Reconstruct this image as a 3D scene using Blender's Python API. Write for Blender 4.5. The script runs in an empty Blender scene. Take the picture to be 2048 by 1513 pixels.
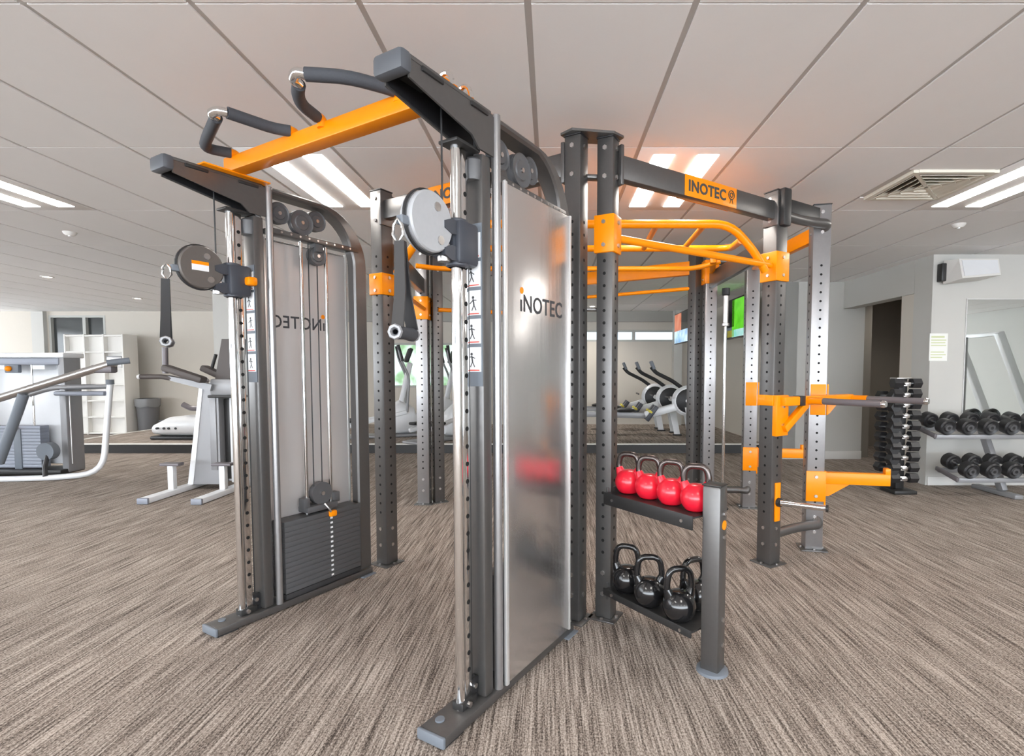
import bpy, bmesh, math, random
from mathutils import Vector, Matrix
random.seed(7)
PI = math.pi
scene = bpy.context.scene
C = scene.collection

# ------------------------------------------------------------------ camera, world, exposure
cam_d = bpy.data.cameras.new('camera')
cam = bpy.data.objects.new('camera', cam_d); C.objects.link(cam)
cam_d.sensor_width = 36.0
cam_d.lens = 1049.0 / 2048.0 * 36.0
cam_d.shift_x = -0.03857
cam_d.shift_y = 0.02124
cam_d.clip_start = 0.05
cam.location = (0, 0, 1.30)
cam.rotation_euler = (PI/2 - 0.0537, 0, 0)
scene.camera = cam

world = bpy.data.worlds.new('world'); scene.world = world
world.use_nodes = True
bg = world.node_tree.nodes['Background']
bg.inputs[0].default_value = (0.86, 0.93, 1.0, 1)
bg.inputs[1].default_value = 11.0
vs = scene.view_settings
vs.view_transform = 'Standard'; vs.look = 'None'; vs.gamma = 1.0
vs.use_curve_mapping = False
vs.exposure = 0.0
TUBE_STRENGTH = 26.0

# ------------------------------------------------------------------ materials
def mat(name, col, rough=0.5, metal=0.0, noise=0.0, nscale=40.0, bump=0.0, emit=None, estr=0.0, coat=0.0, trans=0.0, spec=None):
    m = bpy.data.materials.new(name); m.use_nodes = True
    nt = m.node_tree; b = nt.nodes['Principled BSDF']
    b.inputs['Base Color'].default_value = (*col, 1)
    b.inputs['Roughness'].default_value = rough
    b.inputs['Metallic'].default_value = metal
    if coat: b.inputs['Coat Weight'].default_value = coat; b.inputs['Coat Roughness'].default_value = 0.08
    if trans: b.inputs['Transmission Weight'].default_value = trans
    if spec is not None: b.inputs['Specular IOR Level'].default_value = spec
    if emit: b.inputs['Emission Color'].default_value = (*emit, 1); b.inputs['Emission Strength'].default_value = estr
    if noise or bump:
        tc = nt.nodes.new('ShaderNodeTexCoord'); n = nt.nodes.new('ShaderNodeTexNoise')
        n.inputs['Scale'].default_value = nscale; n.inputs['Detail'].default_value = 3
        nt.links.new(tc.outputs['Object'], n.inputs['Vector'])
        if noise:
            mr = nt.nodes.new('ShaderNodeMapRange')
            mr.inputs['To Min'].default_value = 1 - noise; mr.inputs['To Max'].default_value = 1 + noise
            mx = nt.nodes.new('ShaderNodeMix'); mx.data_type = 'RGBA'; mx.blend_type = 'MULTIPLY'
            mx.inputs['Factor'].default_value = 1.0
            mx.inputs['A'].default_value = (*col, 1)
            nt.links.new(n.outputs['Fac'], mr.inputs['Value'])
            nt.links.new(mr.outputs['Result'], mx.inputs['B'])
            nt.links.new(mx.outputs['Result'], b.inputs['Base Color'])
        if bump:
            bp = nt.nodes.new('ShaderNodeBump'); bp.inputs['Strength'].default_value = bump
            bp.inputs['Distance'].default_value = 0.002
            nt.links.new(n.outputs['Fac'], bp.inputs['Height'])
            nt.links.new(bp.outputs['Normal'], b.inputs['Normal'])
    return m

M = {}
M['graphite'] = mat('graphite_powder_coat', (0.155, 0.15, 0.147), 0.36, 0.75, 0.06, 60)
M['silver'] = mat('silver_frame_and_lit_posts', (0.36, 0.355, 0.36), 0.32, 0.75, 0.05, 50)
M['dark'] = mat('dark_metal', (0.035, 0.034, 0.034), 0.42, 0.3, 0.1, 60)
M['black'] = mat('black_plastic', (0.016, 0.016, 0.018), 0.45)
M['hole'] = mat('hole_black', (0.004, 0.004, 0.004), 0.9)
M['rubber'] = mat('black_rubber', (0.028, 0.028, 0.03), 0.62, 0, 0.15, 80, 0.2)
M['dbrubber'] = mat('dumbbell_rubber', (0.022, 0.022, 0.024), 0.36, 0, 0.1, 60)
M['foam'] = mat('dark_foam_grip', (0.055, 0.058, 0.068), 0.75, 0, 0.12, 120, 0.3)
M['grip'] = mat('grey_grip', (0.16, 0.145, 0.155), 0.42, 0.2)
M['orange'] = mat('orange_powder_coat', (0.96, 0.285, 0.0), 0.34, 0.0, 0.03, 30, coat=0.08, spec=0.3)
M['chrome'] = mat('chrome', (0.80, 0.80, 0.80), 0.09, 1.0)
M['steel'] = mat('brushed_steel', (0.60, 0.58, 0.57), 0.28, 1.0, 0.08, 90)
M['glow_sheet'] = mat('pale_panel_glow', (0.60, 0.565, 0.55), 0.38, 0.25, 0.03, 8)
M['alu'] = mat('aluminium_trim', (0.78, 0.78, 0.78), 0.30, 0.6)
M['capdark'] = mat('dark_end_cap', (0.085, 0.092, 0.105), 0.5)
M['capgrey'] = mat('blue_grey_end_cap', (0.16, 0.18, 0.21), 0.5)
M['pulley'] = mat('grey_pulley', (0.10, 0.10, 0.105), 0.42, 0.1)
M['plate_grey'] = mat('pale_grey_disc', (0.42, 0.43, 0.45), 0.4, 0.1, 0.05, 60)
M['plate_brown'] = mat('brown_grey_disc', (0.13, 0.115, 0.105), 0.42, 0.2, 0.05, 60)
M['carriage'] = mat('carriage_plastic', (0.055, 0.06, 0.075), 0.38, 0.1)
M['stack'] = mat('weight_stack_paint', (0.10, 0.10, 0.105), 0.48, 0.3, 0.06, 40)
M['white'] = mat('white_print', (0.85, 0.86, 0.88), 0.5)
M['ink'] = mat('dark_ink', (0.05, 0.05, 0.055), 0.6)
M['redink'] = mat('red_ink', (0.7, 0.08, 0.05), 0.6)
M['red'] = mat('red_vinyl', (0.80, 0.012, 0.035), 0.30, 0, 0.03, 20, coat=0.4)
M['gloss_black'] = mat('gloss_black_enamel', (0.010, 0.010, 0.011), 0.16, 0, coat=0.5)
M['handle_metal'] = mat('worn_handle_steel', (0.13, 0.11, 0.105), 0.26, 0.9, 0.2, 30)
M['wall'] = mat('beige_wall_paint', (0.60, 0.555, 0.49), 0.8, 0, 0.025, 3)
M['wall_grey'] = mat('grey_wall_paint', (0.55, 0.54, 0.51), 0.8, 0, 0.025, 3)
M['wall_brown'] = mat('brown_wall_paint', (0.27, 0.24, 0.205), 0.75, 0, 0.05, 3)
M['band'] = mat('grey_bulkhead_paint', (0.38, 0.37, 0.34), 0.8)
M['tile'] = mat('ceiling_tile', (0.88, 0.865, 0.855), 0.85, 0, 0.015, 6)
M['grid'] = mat('ceiling_grid', (0.55, 0.53, 0.51), 0.6)
M['trim'] = mat('white_trim', (0.72, 0.70, 0.67), 0.55)
M['cubby'] = mat('white_laminate', (0.80, 0.78, 0.74), 0.5)
M['bin'] = mat('grey_bin', (0.13, 0.13, 0.135), 0.45)
M['bag'] = mat('bin_liner', (0.20, 0.20, 0.205), 0.3)
M['machine_white'] = mat('white_machine_paint', (0.76, 0.77, 0.79), 0.35, 0.1, 0.02, 10)
M['machine_grey'] = mat('silver_machine_paint', (0.29, 0.29, 0.30), 0.40, 0.3, 0.03, 20)
M['machine_blue'] = mat('blue_grey_plate', (0.27, 0.29, 0.34), 0.45, 0.2)
M['upholstery'] = mat('brown_upholstery', (0.075, 0.062, 0.058), 0.5)
M['winframe'] = mat('window_frame_paint', (0.46, 0.46, 0.43), 0.5)
M['darkglass'] = mat('dark_glass', (0.05, 0.055, 0.055), 0.12)
M['tvblack'] = mat('tv_black', (0.012, 0.012, 0.014), 0.25)
M['mirror'] = mat('mirror_silver', (0.86, 0.90, 0.88), 0.02, 1.0)
M['paper'] = mat('notice_paper', (0.84, 0.84, 0.80), 0.7)
M['paperink'] = mat('notice_print', (0.62, 0.66, 0.40), 0.7)
M['cream'] = mat('cream_vent', (0.74, 0.70, 0.60), 0.6)
M['brownvoid'] = mat('vent_void', (0.09, 0.065, 0.045), 0.8)
M['yellow'] = mat('yellow_plastic', (0.72, 0.62, 0.08), 0.5)
M['blue'] = mat('blue_ball', (0.04, 0.10, 0.55), 0.45)
M['ballred'] = mat('red_ball', (0.70, 0.05, 0.06), 0.45)
M['green'] = mat('green_ball', (0.10, 0.35, 0.12), 0.45)
M['skywash'] = mat('daylight_pane', (0.75, 0.85, 0.92), 0.15, 0, emit=(0.70, 0.86, 1.0), estr=1.0)
M['gardenpane'] = None
M['tube'] = mat('fluorescent_tube', (1, 1, 1), 0.4, emit=(1.0, 0.965, 0.91), estr=TUBE_STRENGTH)
M['downlamp'] = mat('downlight_lens', (1, 1, 1), 0.4, emit=(1.0, 0.93, 0.82), estr=14.0)
M['turf'] = None

def carpet_material():
    m = bpy.data.materials.new('striped_carpet'); m.use_nodes = True
    nt = m.node_tree; L = nt.links; N = nt.nodes; b = N['Principled BSDF']
    b.inputs['Roughness'].default_value = 0.95; b.inputs['Specular IOR Level'].default_value = 0.15
    tc = N.new('ShaderNodeTexCoord')
    def noise(sx, sy, detail=2, rough=0.5):
        mp = N.new('ShaderNodeMapping'); mp.inputs['Scale'].default_value = (sx, sy, 1)
        n = N.new('ShaderNodeTexNoise'); n.inputs['Scale'].default_value = 1.0
        n.inputs['Detail'].default_value = detail; n.inputs['Roughness'].default_value = rough
        L.new(tc.outputs['Object'], mp.inputs['Vector']); L.new(mp.outputs['Vector'], n.inputs['Vector'])
        return n.outputs['Fac']
    def math_(op, a, bb):
        n = N.new('ShaderNodeMath'); n.operation = op
        for i, v in enumerate((a, bb)):
            if isinstance(v, (int, float)): n.inputs[i].default_value = v
            else: L.new(v, n.inputs[i])
        return n.outputs[0]
    thread = noise(112, 3.0, 3, 0.60)       # broken stripes running away from the camera
    fine = noise(170, 105, 2, 0.65)        # loop-pile speckle
    wide = noise(30, 1.0, 2, 0.5)          # broad bands
    s = math_('ADD', math_('MULTIPLY', thread, 0.42), math_('MULTIPLY', fine, 0.44))
    s = math_('ADD', s, math_('MULTIPLY', wide, 0.14))
    cr = N.new('ShaderNodeValToRGB')
    e = cr.color_ramp.elements
    e[0].position = 0.40; e[0].color = (0.060, 0.048, 0.041, 1)
    e[1].position = 0.61; e[1].color = (0.58, 0.51, 0.455, 1)
    k = e.new(0.47); k.color = (0.21, 0.173, 0.148, 1)
    k = e.new(0.525); k.color = (0.36, 0.305, 0.265, 1)
    L.new(s, cr.inputs['Fac']); L.new(cr.outputs['Color'], b.inputs['Base Color'])
    bp = N.new('ShaderNodeBump'); bp.inputs['Strength'].default_value = 0.5; bp.inputs['Distance'].default_value = 0.004
    L.new(s, bp.inputs['Height']); L.new(bp.outputs['Normal'], b.inputs['Normal'])
    return m
M['carpet'] = carpet_material()

def panel_material():
    m = bpy.data.materials.new('silver_shroud'); m.use_nodes = True
    nt = m.node_tree; L = nt.links; N = nt.nodes; b = N['Principled BSDF']
    b.inputs['Base Color'].default_value = (0.70, 0.685, 0.68, 1)
    b.inputs['Metallic'].default_value = 0.94; b.inputs['Roughness'].default_value = 0.24
    tc = N.new('ShaderNodeTexCoord'); mp = N.new('ShaderNodeMapping'); mp.inputs['Scale'].default_value = (22, 22, 0.3)
    n = N.new('ShaderNodeTexNoise'); n.inputs['Scale'].default_value = 1.0; n.inputs['Detail'].default_value = 1
    bp = N.new('ShaderNodeBump'); bp.inputs['Strength'].default_value = 0.35; bp.inputs['Distance'].default_value = 0.004
    L.new(tc.outputs['Object'], mp.inputs['Vector']); L.new(mp.outputs['Vector'], n.inputs['Vector'])
    L.new(n.outputs['Fac'], bp.inputs['Height']); L.new(bp.outputs['Normal'], b.inputs['Normal'])
    return m
M['panel'] = panel_material()

def garden_material(name, c1, c2, strength, sc):
    m = bpy.data.materials.new(name); m.use_nodes = True
    nt = m.node_tree; L = nt.links; N = nt.nodes; b = N['Principled BSDF']
    b.inputs['Roughness'].default_value = 0.2
    tc = N.new('ShaderNodeTexCoord'); n = N.new('ShaderNodeTexNoise'); n.inputs['Scale'].default_value = sc
    cr = N.new('ShaderNodeValToRGB'); cr.color_ramp.elements[0].color = (*c1, 1); cr.color_ramp.elements[1].color = (*c2, 1)
    cr.color_ramp.elements[0].position = 0.38; cr.color_ramp.elements[1].position = 0.62
    L.new(tc.outputs['Object'], n.inputs['Vector']); L.new(n.outputs['Fac'], cr.inputs['Fac'])
    L.new(cr.outputs['Color'], b.inputs['Base Color']); L.new(cr.outputs['Color'], b.inputs['Emission Color'])
    b.inputs['Emission Strength'].default_value = strength
    return m
M['gardenpane'] = garden_material('window_garden_view', (0.22, 0.42, 0.20), (0.85, 0.95, 0.95), 0.9, 3.0)
M['turf'] = garden_material('football_picture', (0.10, 0.52, 0.02), (0.14, 0.62, 0.03), 0.75, 5.0)
M['tvorange'] = garden_material('presenter_picture', (0.65, 0.16, 0.08), (0.78, 0.30, 0.18), 0.6, 3.0)
M['tvblue'] = garden_material('caption_picture', (0.20, 0.42, 0.70), (0.62, 0.80, 0.92), 0.7, 4.0)
M['tvteal'] = garden_material('scorebar_picture', (0.25, 0.62, 0.55), (0.55, 0.80, 0.78), 0.7, 4.0)

# ------------------------------------------------------------------ mesh helpers
class MB:
    """collects shapes into one bmesh, then links them as ONE mesh object"""
    def __init__(s): s.bm = bmesh.new()
    def box(s, c, size, rz=0.0, bev=0.0, rot=None):
        r = bmesh.ops.create_cube(s.bm, size=1.0)
        vs_ = r['verts']
        m = Matrix.Diagonal((size[0], size[1], size[2], 1))
        bmesh.ops.transform(s.bm, matrix=m, verts=vs_)
        if bev:
            ed = list({e for v in vs_ for e in v.link_edges})
            g = bmesh.ops.bevel(s.bm, geom=ed, offset=min(bev, min(size)*0.45), segments=2, affect='EDGES', profile=0.5)
            vs_ = list({v for f in g['faces'] for v in f.verts} | {v for v in vs_ if v.is_valid})
        R = rot if rot is not None else Matrix.Rotation(rz, 4, 'Z')
        bmesh.ops.transform(s.bm, matrix=Matrix.Translation(c) @ R.to_4x4(), verts=vs_)
        return s
    def beam(s, a, b, w, hgt, bev=0.004, up=(0, 0, 1)):
        a = Vector(a); b = Vector(b); x = (b-a); Ln = x.length; x.normalize()
        upv = Vector(up); y = upv.cross(x)
        if y.length < 1e-4: y = Vector((0, 1, 0)).cross(x)
        y.normalize(); z = x.cross(y)
        R = Matrix((x, y, z)).transposed()
        return s.box((a+b)/2, (Ln, w, hgt), bev=bev, rot=R)
    def cyl(s, a, b, r, r2=None, seg=16, caps=True):
        a = Vector(a); b = Vector(b); d = b-a
        if r2 is None: r2 = r
        q = d.to_track_quat('Z', 'Y').to_matrix().to_4x4()
        bmesh.ops.create_cone(s.bm, cap_ends=caps, segments=seg, radius1=r, radius2=r2, depth=d.length,
                              matrix=Matrix.Translation((a+b)/2) @ q)
        return s
    def tube(s, pts, r, seg=10, bend=0.0, nb=5, ry=None, closed=False):
        P = [Vector(p) for p in pts]
        if bend > 0 and len(P) > 2:
            Q = [P[0]]
            for i in range(1, len(P)-1):
                a, b, c = P[i-1], P[i], P[i+1]
                d = min(bend, (a-b).length*0.49, (c-b).length*0.49)
                p0 = b+(a-b).normalized()*d; p1 = b+(c-b).normalized()*d
                for k in range(nb+1):
                    t = k/nb
                    Q.append(p0*(1-t)**2+b*2*t*(1-t)+p1*t*t)
            Q.append(P[-1]); P = Q
        n = len(P); rings = []
        prev = None
        for i in range(n):
            if closed: t = (P[(i+1) % n]-P[i-1])
            else: t = (P[min(i+1, n-1)]-P[max(i-1, 0)])
            t.normalize()
            if prev is None:
                u = Vector((0, 0, 1)).cross(t)
                if u.length < 1e-3: u = Vector((0, 1, 0)).cross(t)
            else: u = prev - t*prev.dot(t)
            u.normalize(); prev = u; v = t.cross(u)
            rr = r[i] if isinstance(r, (list, tuple)) else r
            r_y = ry if ry else rr
            rings.append([s.bm.verts.new(P[i]+u*math.cos(2*PI*k/seg)*rr+v*math.sin(2*PI*k/seg)*r_y) for k in range(seg)])
        m = n if closed else n-1
        for i in range(m):
            A, B = rings[i], rings[(i+1) % n]
            for k in range(seg):
                s.bm.faces.new((A[k], A[(k+1) % seg], B[(k+1) % seg], B[k]))
        if not closed:
            s.bm.faces.new(list(reversed(rings[0]))); s.bm.faces.new(rings[-1])
        return s
    def prism(s, poly, axis, a, b):
        """poly of 2-D points extruded along axis ('x','y','z') from a to b"""
        def mk(p, t):
            if axis == 'z': return (p[0], p[1], t)
            if axis == 'y': return (p[0], t, p[1])
            return (t, p[0], p[1])
        A = [s.bm.verts.new(mk(p, a)) for p in poly]; B = [s.bm.verts.new(mk(p, b)) for p in poly]
        n = len(poly)
        s.bm.faces.new(A); s.bm.faces.new(list(reversed(B)))
        for i in range(n): s.bm.faces.new((A[i], B[i], B[(i+1) % n], A[(i+1) % n]))
        return s
    def lathe(s, prof, c=(0, 0, 0), seg=24, axis=None):
        """profile of (r, z) revolved about z through c; axis = optional rotation matrix"""
        R = axis.to_4x4() if axis is not None else Matrix.Identity(4)
        T = Matrix.Translation(c) @ R
        rings = []
        for r, z in prof:
            if r < 1e-5: rings.append([s.bm.verts.new(T @ Vector((0, 0, z)))])
            else: rings.append([s.bm.verts.new(T @ Vector((r*math.cos(2*PI*k/seg), r*math.sin(2*PI*k/seg), z))) for k in range(seg)])
        for A, B in zip(rings, rings[1:]):
            for k in range(seg):
                k2 = (k+1) % seg
                if len(A) == 1 and len(B) == 1: continue
                if len(A) == 1: s.bm.faces.new((A[0], B[k2], B[k]))
                elif len(B) == 1: s.bm.faces.new((A[k], A[k2], B[0]))
                else: s.bm.faces.new((A[k], A[k2], B[k2], B[k]))
        return s
    def sphere(s, c, r, sc=(1, 1, 1), u=20, v=12):
        bmesh.ops.create_uvsphere(s.bm, u_segments=u, v_segments=v, radius=r,
                                  matrix=Matrix.Translation(c) @ Matrix.Diagonal((*sc, 1)))
        return s
    def disc(s, c, n, r, seg=8, th=0.0006):
        n = Vector(n).normalized(); c = Vector(c)
        return s.cyl(c-n*th, c+n*th, r, seg=seg)
    def loft(s, sections):
        """list of closed vertex loops of equal count"""
        R = [[s.bm.verts.new(p) for p in sec] for sec in sections]
        for A, B in zip(R, R[1:]):
            n = len(A)
            for k in range(n): s.bm.faces.new((A[k], A[(k+1) % n], B[(k+1) % n], B[k]))
        s.bm.faces.new(list(reversed(R[0]))); s.bm.faces.new(R[-1])
        return s
    def mesh(s, name, angle=35):
        bmesh.ops.recalc_face_normals(s.bm, faces=s.bm.faces)
        me = bpy.data.meshes.new(name); s.bm.to_mesh(me); s.bm.free()
        me.polygons.foreach_set('use_smooth', [True]*len(me.polygons))
        me.set_sharp_from_angle(angle=math.radians(angle))
        return me
    def build(s, name, material, parent=None, label=None, kind=None):
        me = s.mesh(name); me.materials.append(M[material] if isinstance(material, str) else material)
        o = bpy.data.objects.new(name, me); C.objects.link(o)
        if parent is not None: o.parent = parent
        if label: o['label'] = label
        if kind: o['kind'] = kind
        return o

def thing(name, label, cat, loc=(0, 0, 0), rz=0.0, group=None):
    o = bpy.data.objects.new(name, None); C.objects.link(o)
    o.empty_display_size = 0.05
    o.location = loc; o.rotation_euler = (0, 0, rz)
    o['label'] = label; o['category'] = cat
    if group: o['group'] = group
    return o
def tag(o, label, cat, group=None):
    o['label'] = label; o['category'] = cat
    if group: o['group'] = group
    return o
def struct(o):
    o['kind'] = 'structure'; return o
def dup(root, loc, rz, label):
    r = root.copy(); C.objects.link(r); r.location = loc; r.rotation_euler = (0, 0, rz); r['label'] = label
    for ch in list(root.children):
        c = ch.copy(); C.objects.link(c); c.parent = r
        for g in list(ch.children):
            d = g.copy(); C.objects.link(d); d.parent = c
    return r
def text_mesh(mb, body, size, M4, depth=0.0008, width=1.0, bold=0.0):
    """adds lettering to an MB: letters lie in the XY plane of M4, extruded along its Z"""
    cu = bpy.data.curves.new('lettering', 'FONT'); cu.body = body; cu.size = size
    cu.extrude = depth; cu.align_x = 'LEFT'; cu.resolution_u = 3; cu.offset = bold; cu.space_character = 1.05
    o = bpy.data.objects.new('lettering', cu); C.objects.link(o)
    dg = bpy.context.evaluated_depsgraph_get(); dg.update()
    me = bpy.data.meshes.new_from_object(o.evaluated_get(dg))
    xs = [v.co.x for v in me.vertices]; wd = max(xs)-min(xs)
    sx = width/wd if width else 1.0
    me.transform(M4 @ Matrix.Diagonal((sx, 1, 1, 1)) @ Matrix.Translation((-min(xs), 0, 0)))
    mb.bm.from_mesh(me)
    bpy.data.objects.remove(o); bpy.data.meshes.remove(me); bpy.data.curves.remove(cu)

# ------------------------------------------------------------------ room shell
CEIL = 2.61
XL, XR, YF, YB = -14.0, 9.6, -6.0, 11.5
floor = struct(MB().box(((XL+XR)/2, (YF+YB)/2, -0.05), (XR-XL+1, YB-YF+1, 0.1)).build('floor', 'carpet'))
ceiling = struct(MB().box(((XL+XR)/2, (YF+YB)/2, CEIL+0.057), (XR-XL+1, YB-YF+1, 0.1)).build('ceiling', 'grid'))
# lay-in ceiling tiles: 0.6 x 1.2 m, each its own part near the camera
GX0, GY0 = -0.085, 1.94
LIGHT_TILES = {}
def tile_c(k, j): return (GX0+0.6*k+0.3, GY0+1.2*j+0.6)
light_cells = [(k, j) for k in (-11, -7, -3, 1, 5, 9) for j in (1, -2, -5)]
tile_me = MB().box((0, 0, 0), (0.574, 1.190, 0.007)).mesh('ceiling_tile'); tile_me.materials.append(M['tile'])
far = MB(); n_tile = 0
vent_cell = (4, 1)
for k in range(-23, 16):
    for j in range(-7, 8):
        if (k, j) in light_cells: continue
        cx_, cy_ = tile_c(k, j)
        if not (XL < cx_ < XR and YF < cy_ < YB): continue
        if -9 <= k <= 8 and 0 <= j <= 4:
            if (k, j) == vent_cell: continue
            o = bpy.data.objects.new('ceiling_tile', tile_me); C.objects.link(o)
            o.location = (cx_, cy_, CEIL+0.0035); o.parent = ceiling; n_tile += 1
        else:
            far.box((cx_, cy_, CEIL+0.0035), (0.574, 1.190, 0.007))
far.build('ceiling_tiles', 'tile', ceiling, kind='stuff')

# troffer lights
def troffer(k, j, label):
    cx_, cy_ = tile_c(k, j)
    t = thing('ceiling_light', label, 'light', (cx_, cy_, CEIL), 0, 'twin tube ceiling lights')
    MB().box((0, 0, 0.003), (0.574, 1.19, 0.008), bev=0.002).build('housing', 'tile', t)
    for sx in (-1, 1):
        MB().box((sx*0.135, 0, -0.002), (0.125, 1.0, 0.004)).build('tube', 'tube', t)
names_row1 = {-7: 'twin tube ceiling light cut by the left edge of the photo', -3: 'twin tube ceiling light behind the orange pull-up bar of the cable station',
         1: 'twin tube ceiling light above the rig beam with the orange sign', 5: 'twin tube ceiling light at the right edge beside the air vent'}
for k, j in light_cells:
    if j == 1 and k in names_row1: troffer(k, j, names_row1[k])
    elif j == 1: troffer(k, j, 'twin tube ceiling light in the row in view, beyond the %s edge' % ('left' if k < 0 else 'right'))
    else: troffer(k, j, 'twin tube ceiling light, %s from the left in the %s row behind the camera' % ({-11: 'first', -7: 'second', -3: 'third', 1: 'fourth', 5: 'fifth', 9: 'sixth'}[k], 'nearer' if j == -2 else 'farther'))

# air vent
vx, vy = tile_c(*vent_cell)
vent = thing('air_vent', 'square cream ceiling air vent with dark louvre openings', 'vent', (vx+0.02, vy+0.0, CEIL))
v = MB()
v.box((-0.02, 0.445, 0.0035), (0.574, 0.30, 0.007)).build('surround', 'tile', vent)
MB().box((-0.02, -0.425, 0.0035), (0.574, 0.34, 0.007)).build('surround', 'tile', vent)
v = MB()
for sx in (-1, 1): v.box((sx*0.262, 0.02, -0.006), (0.035, 0.55, 0.024))
for sy in (-1, 1): v.box((0, 0.02+sy*0.262, -0.006), (0.49, 0.035, 0.024))
v.build('frame', 'cream', vent)
MB().box((0, 0.02, 0.005), (0.50, 0.50, 0.003)).build('void', 'brownvoid', vent)
v = MB()
for a in (PI/4, -PI/4): v.box((0, 0.02, -0.008), (0.70, 0.022, 0.018), rz=a)
v.build('diagonal_bar', 'cream', vent)
for i, d in enumerate((0.06, 0.115, 0.17, 0.225)):
    for q in range(4):
        a = q*PI/2
        L_ = 2*d-0.03
        o = MB().box((0, 0, 0), (L_, 0.034, 0.003), rot=Matrix.Rotation(0.75, 3, 'X')).build('louvre', 'cream', vent)
        o.location = (math.sin(a)*d, 0.02-math.cos(a)*d, -0.010); o.rotation_euler = (0, 0, a)

# ceiling downlights and detectors
def downlight(x, y, lab, lit=True, power=90.0):
    t = thing('downlight', lab, 'light', (x, y, CEIL), 0, 'small round downlights')
    MB().lathe([(0.075, 0.0), (0.075, -0.008), (0.055, -0.010), (0.05, 0.0)]).build('rim', 'trim', t)
    MB().lathe([(0, -0.003), (0.05, -0.003), (0.05, 0.004), (0, 0.004)]).build('lens', 'downlamp' if lit else 'trim', t)
    ld = bpy.data.lights.new('downlight_beam', 'SPOT'); ld.energy = power; ld.spot_size = 2.5; ld.spot_blend = 0.8; ld.shadow_soft_size = 0.06; ld.color = (1.0, 0.95, 0.87)
    lo = bpy.data.objects.new('downlight_beam', ld); C.objects.link(lo); lo.parent = t; lo.location = (0, 0, -0.03)
downlight(-6.96, 7.32, 'small lit downlight, the left one above the white weight machine')
downlight(-7.40, 9.46, 'small lit downlight above the white cubby shelf')
downlight(0.82, 10.6, 'small lit downlight seen between the twin rig posts')
downlight(-4.9, 9.3, 'small lit downlight beside the hanging black strap handle')
downlight(5.3, 7.6, 'unseen lamp added to brighten the brown corridor behind the doorway', True, 40.0)  # unseen lamp, added to lift the dark corridor
def sensor(x, y, lab):
    t = thing('smoke_detector', lab, 'detector', (x, y, CEIL))
    MB().lathe([(0, -0.035), (0.03, -0.034), (0.05, -0.015), (0.055, 0)]).build('cover', 'trim', t)
    MB().lathe([(0, -0.042), (0.014, -0.041), (0.016, -0.033)]).build('sensor_tip', 'alu', t)
sensor(-4.53, 5.01, 'small white ceiling detector left of the left pulley disc')
sensor(3.62, 4.74, 'small white ceiling detector near the wall speaker')

# walls -----------------------------------------------------------
COLX, COLY = 4.28, 5.95           # front corner of the wall that carries the mirror
RETX, RETY = 3.42, 7.75           # corner of the wall block beside the raised platform
def wall(name, c, s, m='wall'): return struct(MB().box(c, s).build(name, m))
def wall_with_holes(name, x0, x1, z0, z1, y, th, holes, m):
    """front-facing wall at y built of strips round rectangular openings"""
    w = MB(); xs = sorted({x0, x1, *[a for h in holes for a in h[:2]]})
    for a, b in zip(xs, xs[1:]):
        hs = [h for h in holes if h[0] <= a+1e-6 and h[1] >= b-1e-6]
        zz = z0
        for h in sorted(hs, key=lambda q: q[2]):
            if h[2] > zz: w.box(((a+b)/2, y+th/2, (zz+h[2])/2), (b-a, th, h[2]-zz))
            zz = h[3]
        if zz < z1: w.box(((a+b)/2, y+th/2, (zz+z1)/2), (b-a, th, z1-zz))
    return struct(w.build(name, m))
ZT = CEIL+0.02
strip = (-0.6, 3.30, 1.95, 2.21)
gard = (-3.75, -1.75, 0.95, 1.93)
offw = (-10.95, -9.72, 0.9, 2.52)
wall_with_holes('wall_back', XL, RETX+0.3, 0, ZT, YB, 0.2, [strip, gard, offw], 'wall')
struct(MB().box(((-4.9+RETX)/2, YB-0.03, 2.50), (RETX+4.9, 0.06, 0.24)).build('trim_1', 'band'))
# high strip window
def glazed(name, x0, x1, z0, z1, y, bars, pane, depth=0.09):
    t = bpy.data.objects.new(name, None); C.objects.link(t); t['kind'] = 'structure'
    f = MB(); fw = 0.045
    f.box(((x0+x1)/2, y, z0+fw/2), (x1-x0, depth, fw)); f.box(((x0+x1)/2, y, z1-fw/2), (x1-x0, depth, fw))
    f.box((x0+fw/2, y, (z0+z1)/2), (fw, depth, z1-z0-2*fw)); f.box((x1-fw/2, y, (z0+z1)/2), (fw, depth, z1-z0-2*fw))
    for b in bars: f.box((b, y, (z0+z1)/2), (fw*1.5, depth, z1-z0-2*fw))
    f.build('window_frame', 'winframe', t)
    ed = [x0]+list(bars)+[x1]
    for a, b in zip(ed, ed[1:]):
        MB().box(((a+b)/2, y+0.03, (z0+z1)/2), (b-a-0.05, 0.012, z1-z0-0.07)).build('pane', pane, t)
    return t
glazed('window_1', *strip, YB+0.08, (0.55, 1.80), 'skywash')
glazed('window_2', *gard, YB+0.08, (-2.75,), 'gardenpane')
glazed('window_3', *offw, YB+0.04, (-10.18,), 'darkglass')
struct(MB().box((-9.85, YB-0.06, 1.98), (0.5, 0.14, 0.05)).build('trim_2', 'trim'))
struct(MB().box((-11.12, YB-0.04, 1.3), (0.26, 0.10, 2.6)).build('trim_3', 'wall_grey'))
# pale column behind the knee-raise tower
struct(MB().box((-4.72, 8.0, ZT/2), (0.56, 0.40, ZT)).build('wall_column', 'wall_grey'))
# pilaster on back wall
struct(MB().box((2.72, YB-0.10, ZT/2), (0.17, 0.2, ZT)).build('trim_4', 'wall_grey'))
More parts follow.
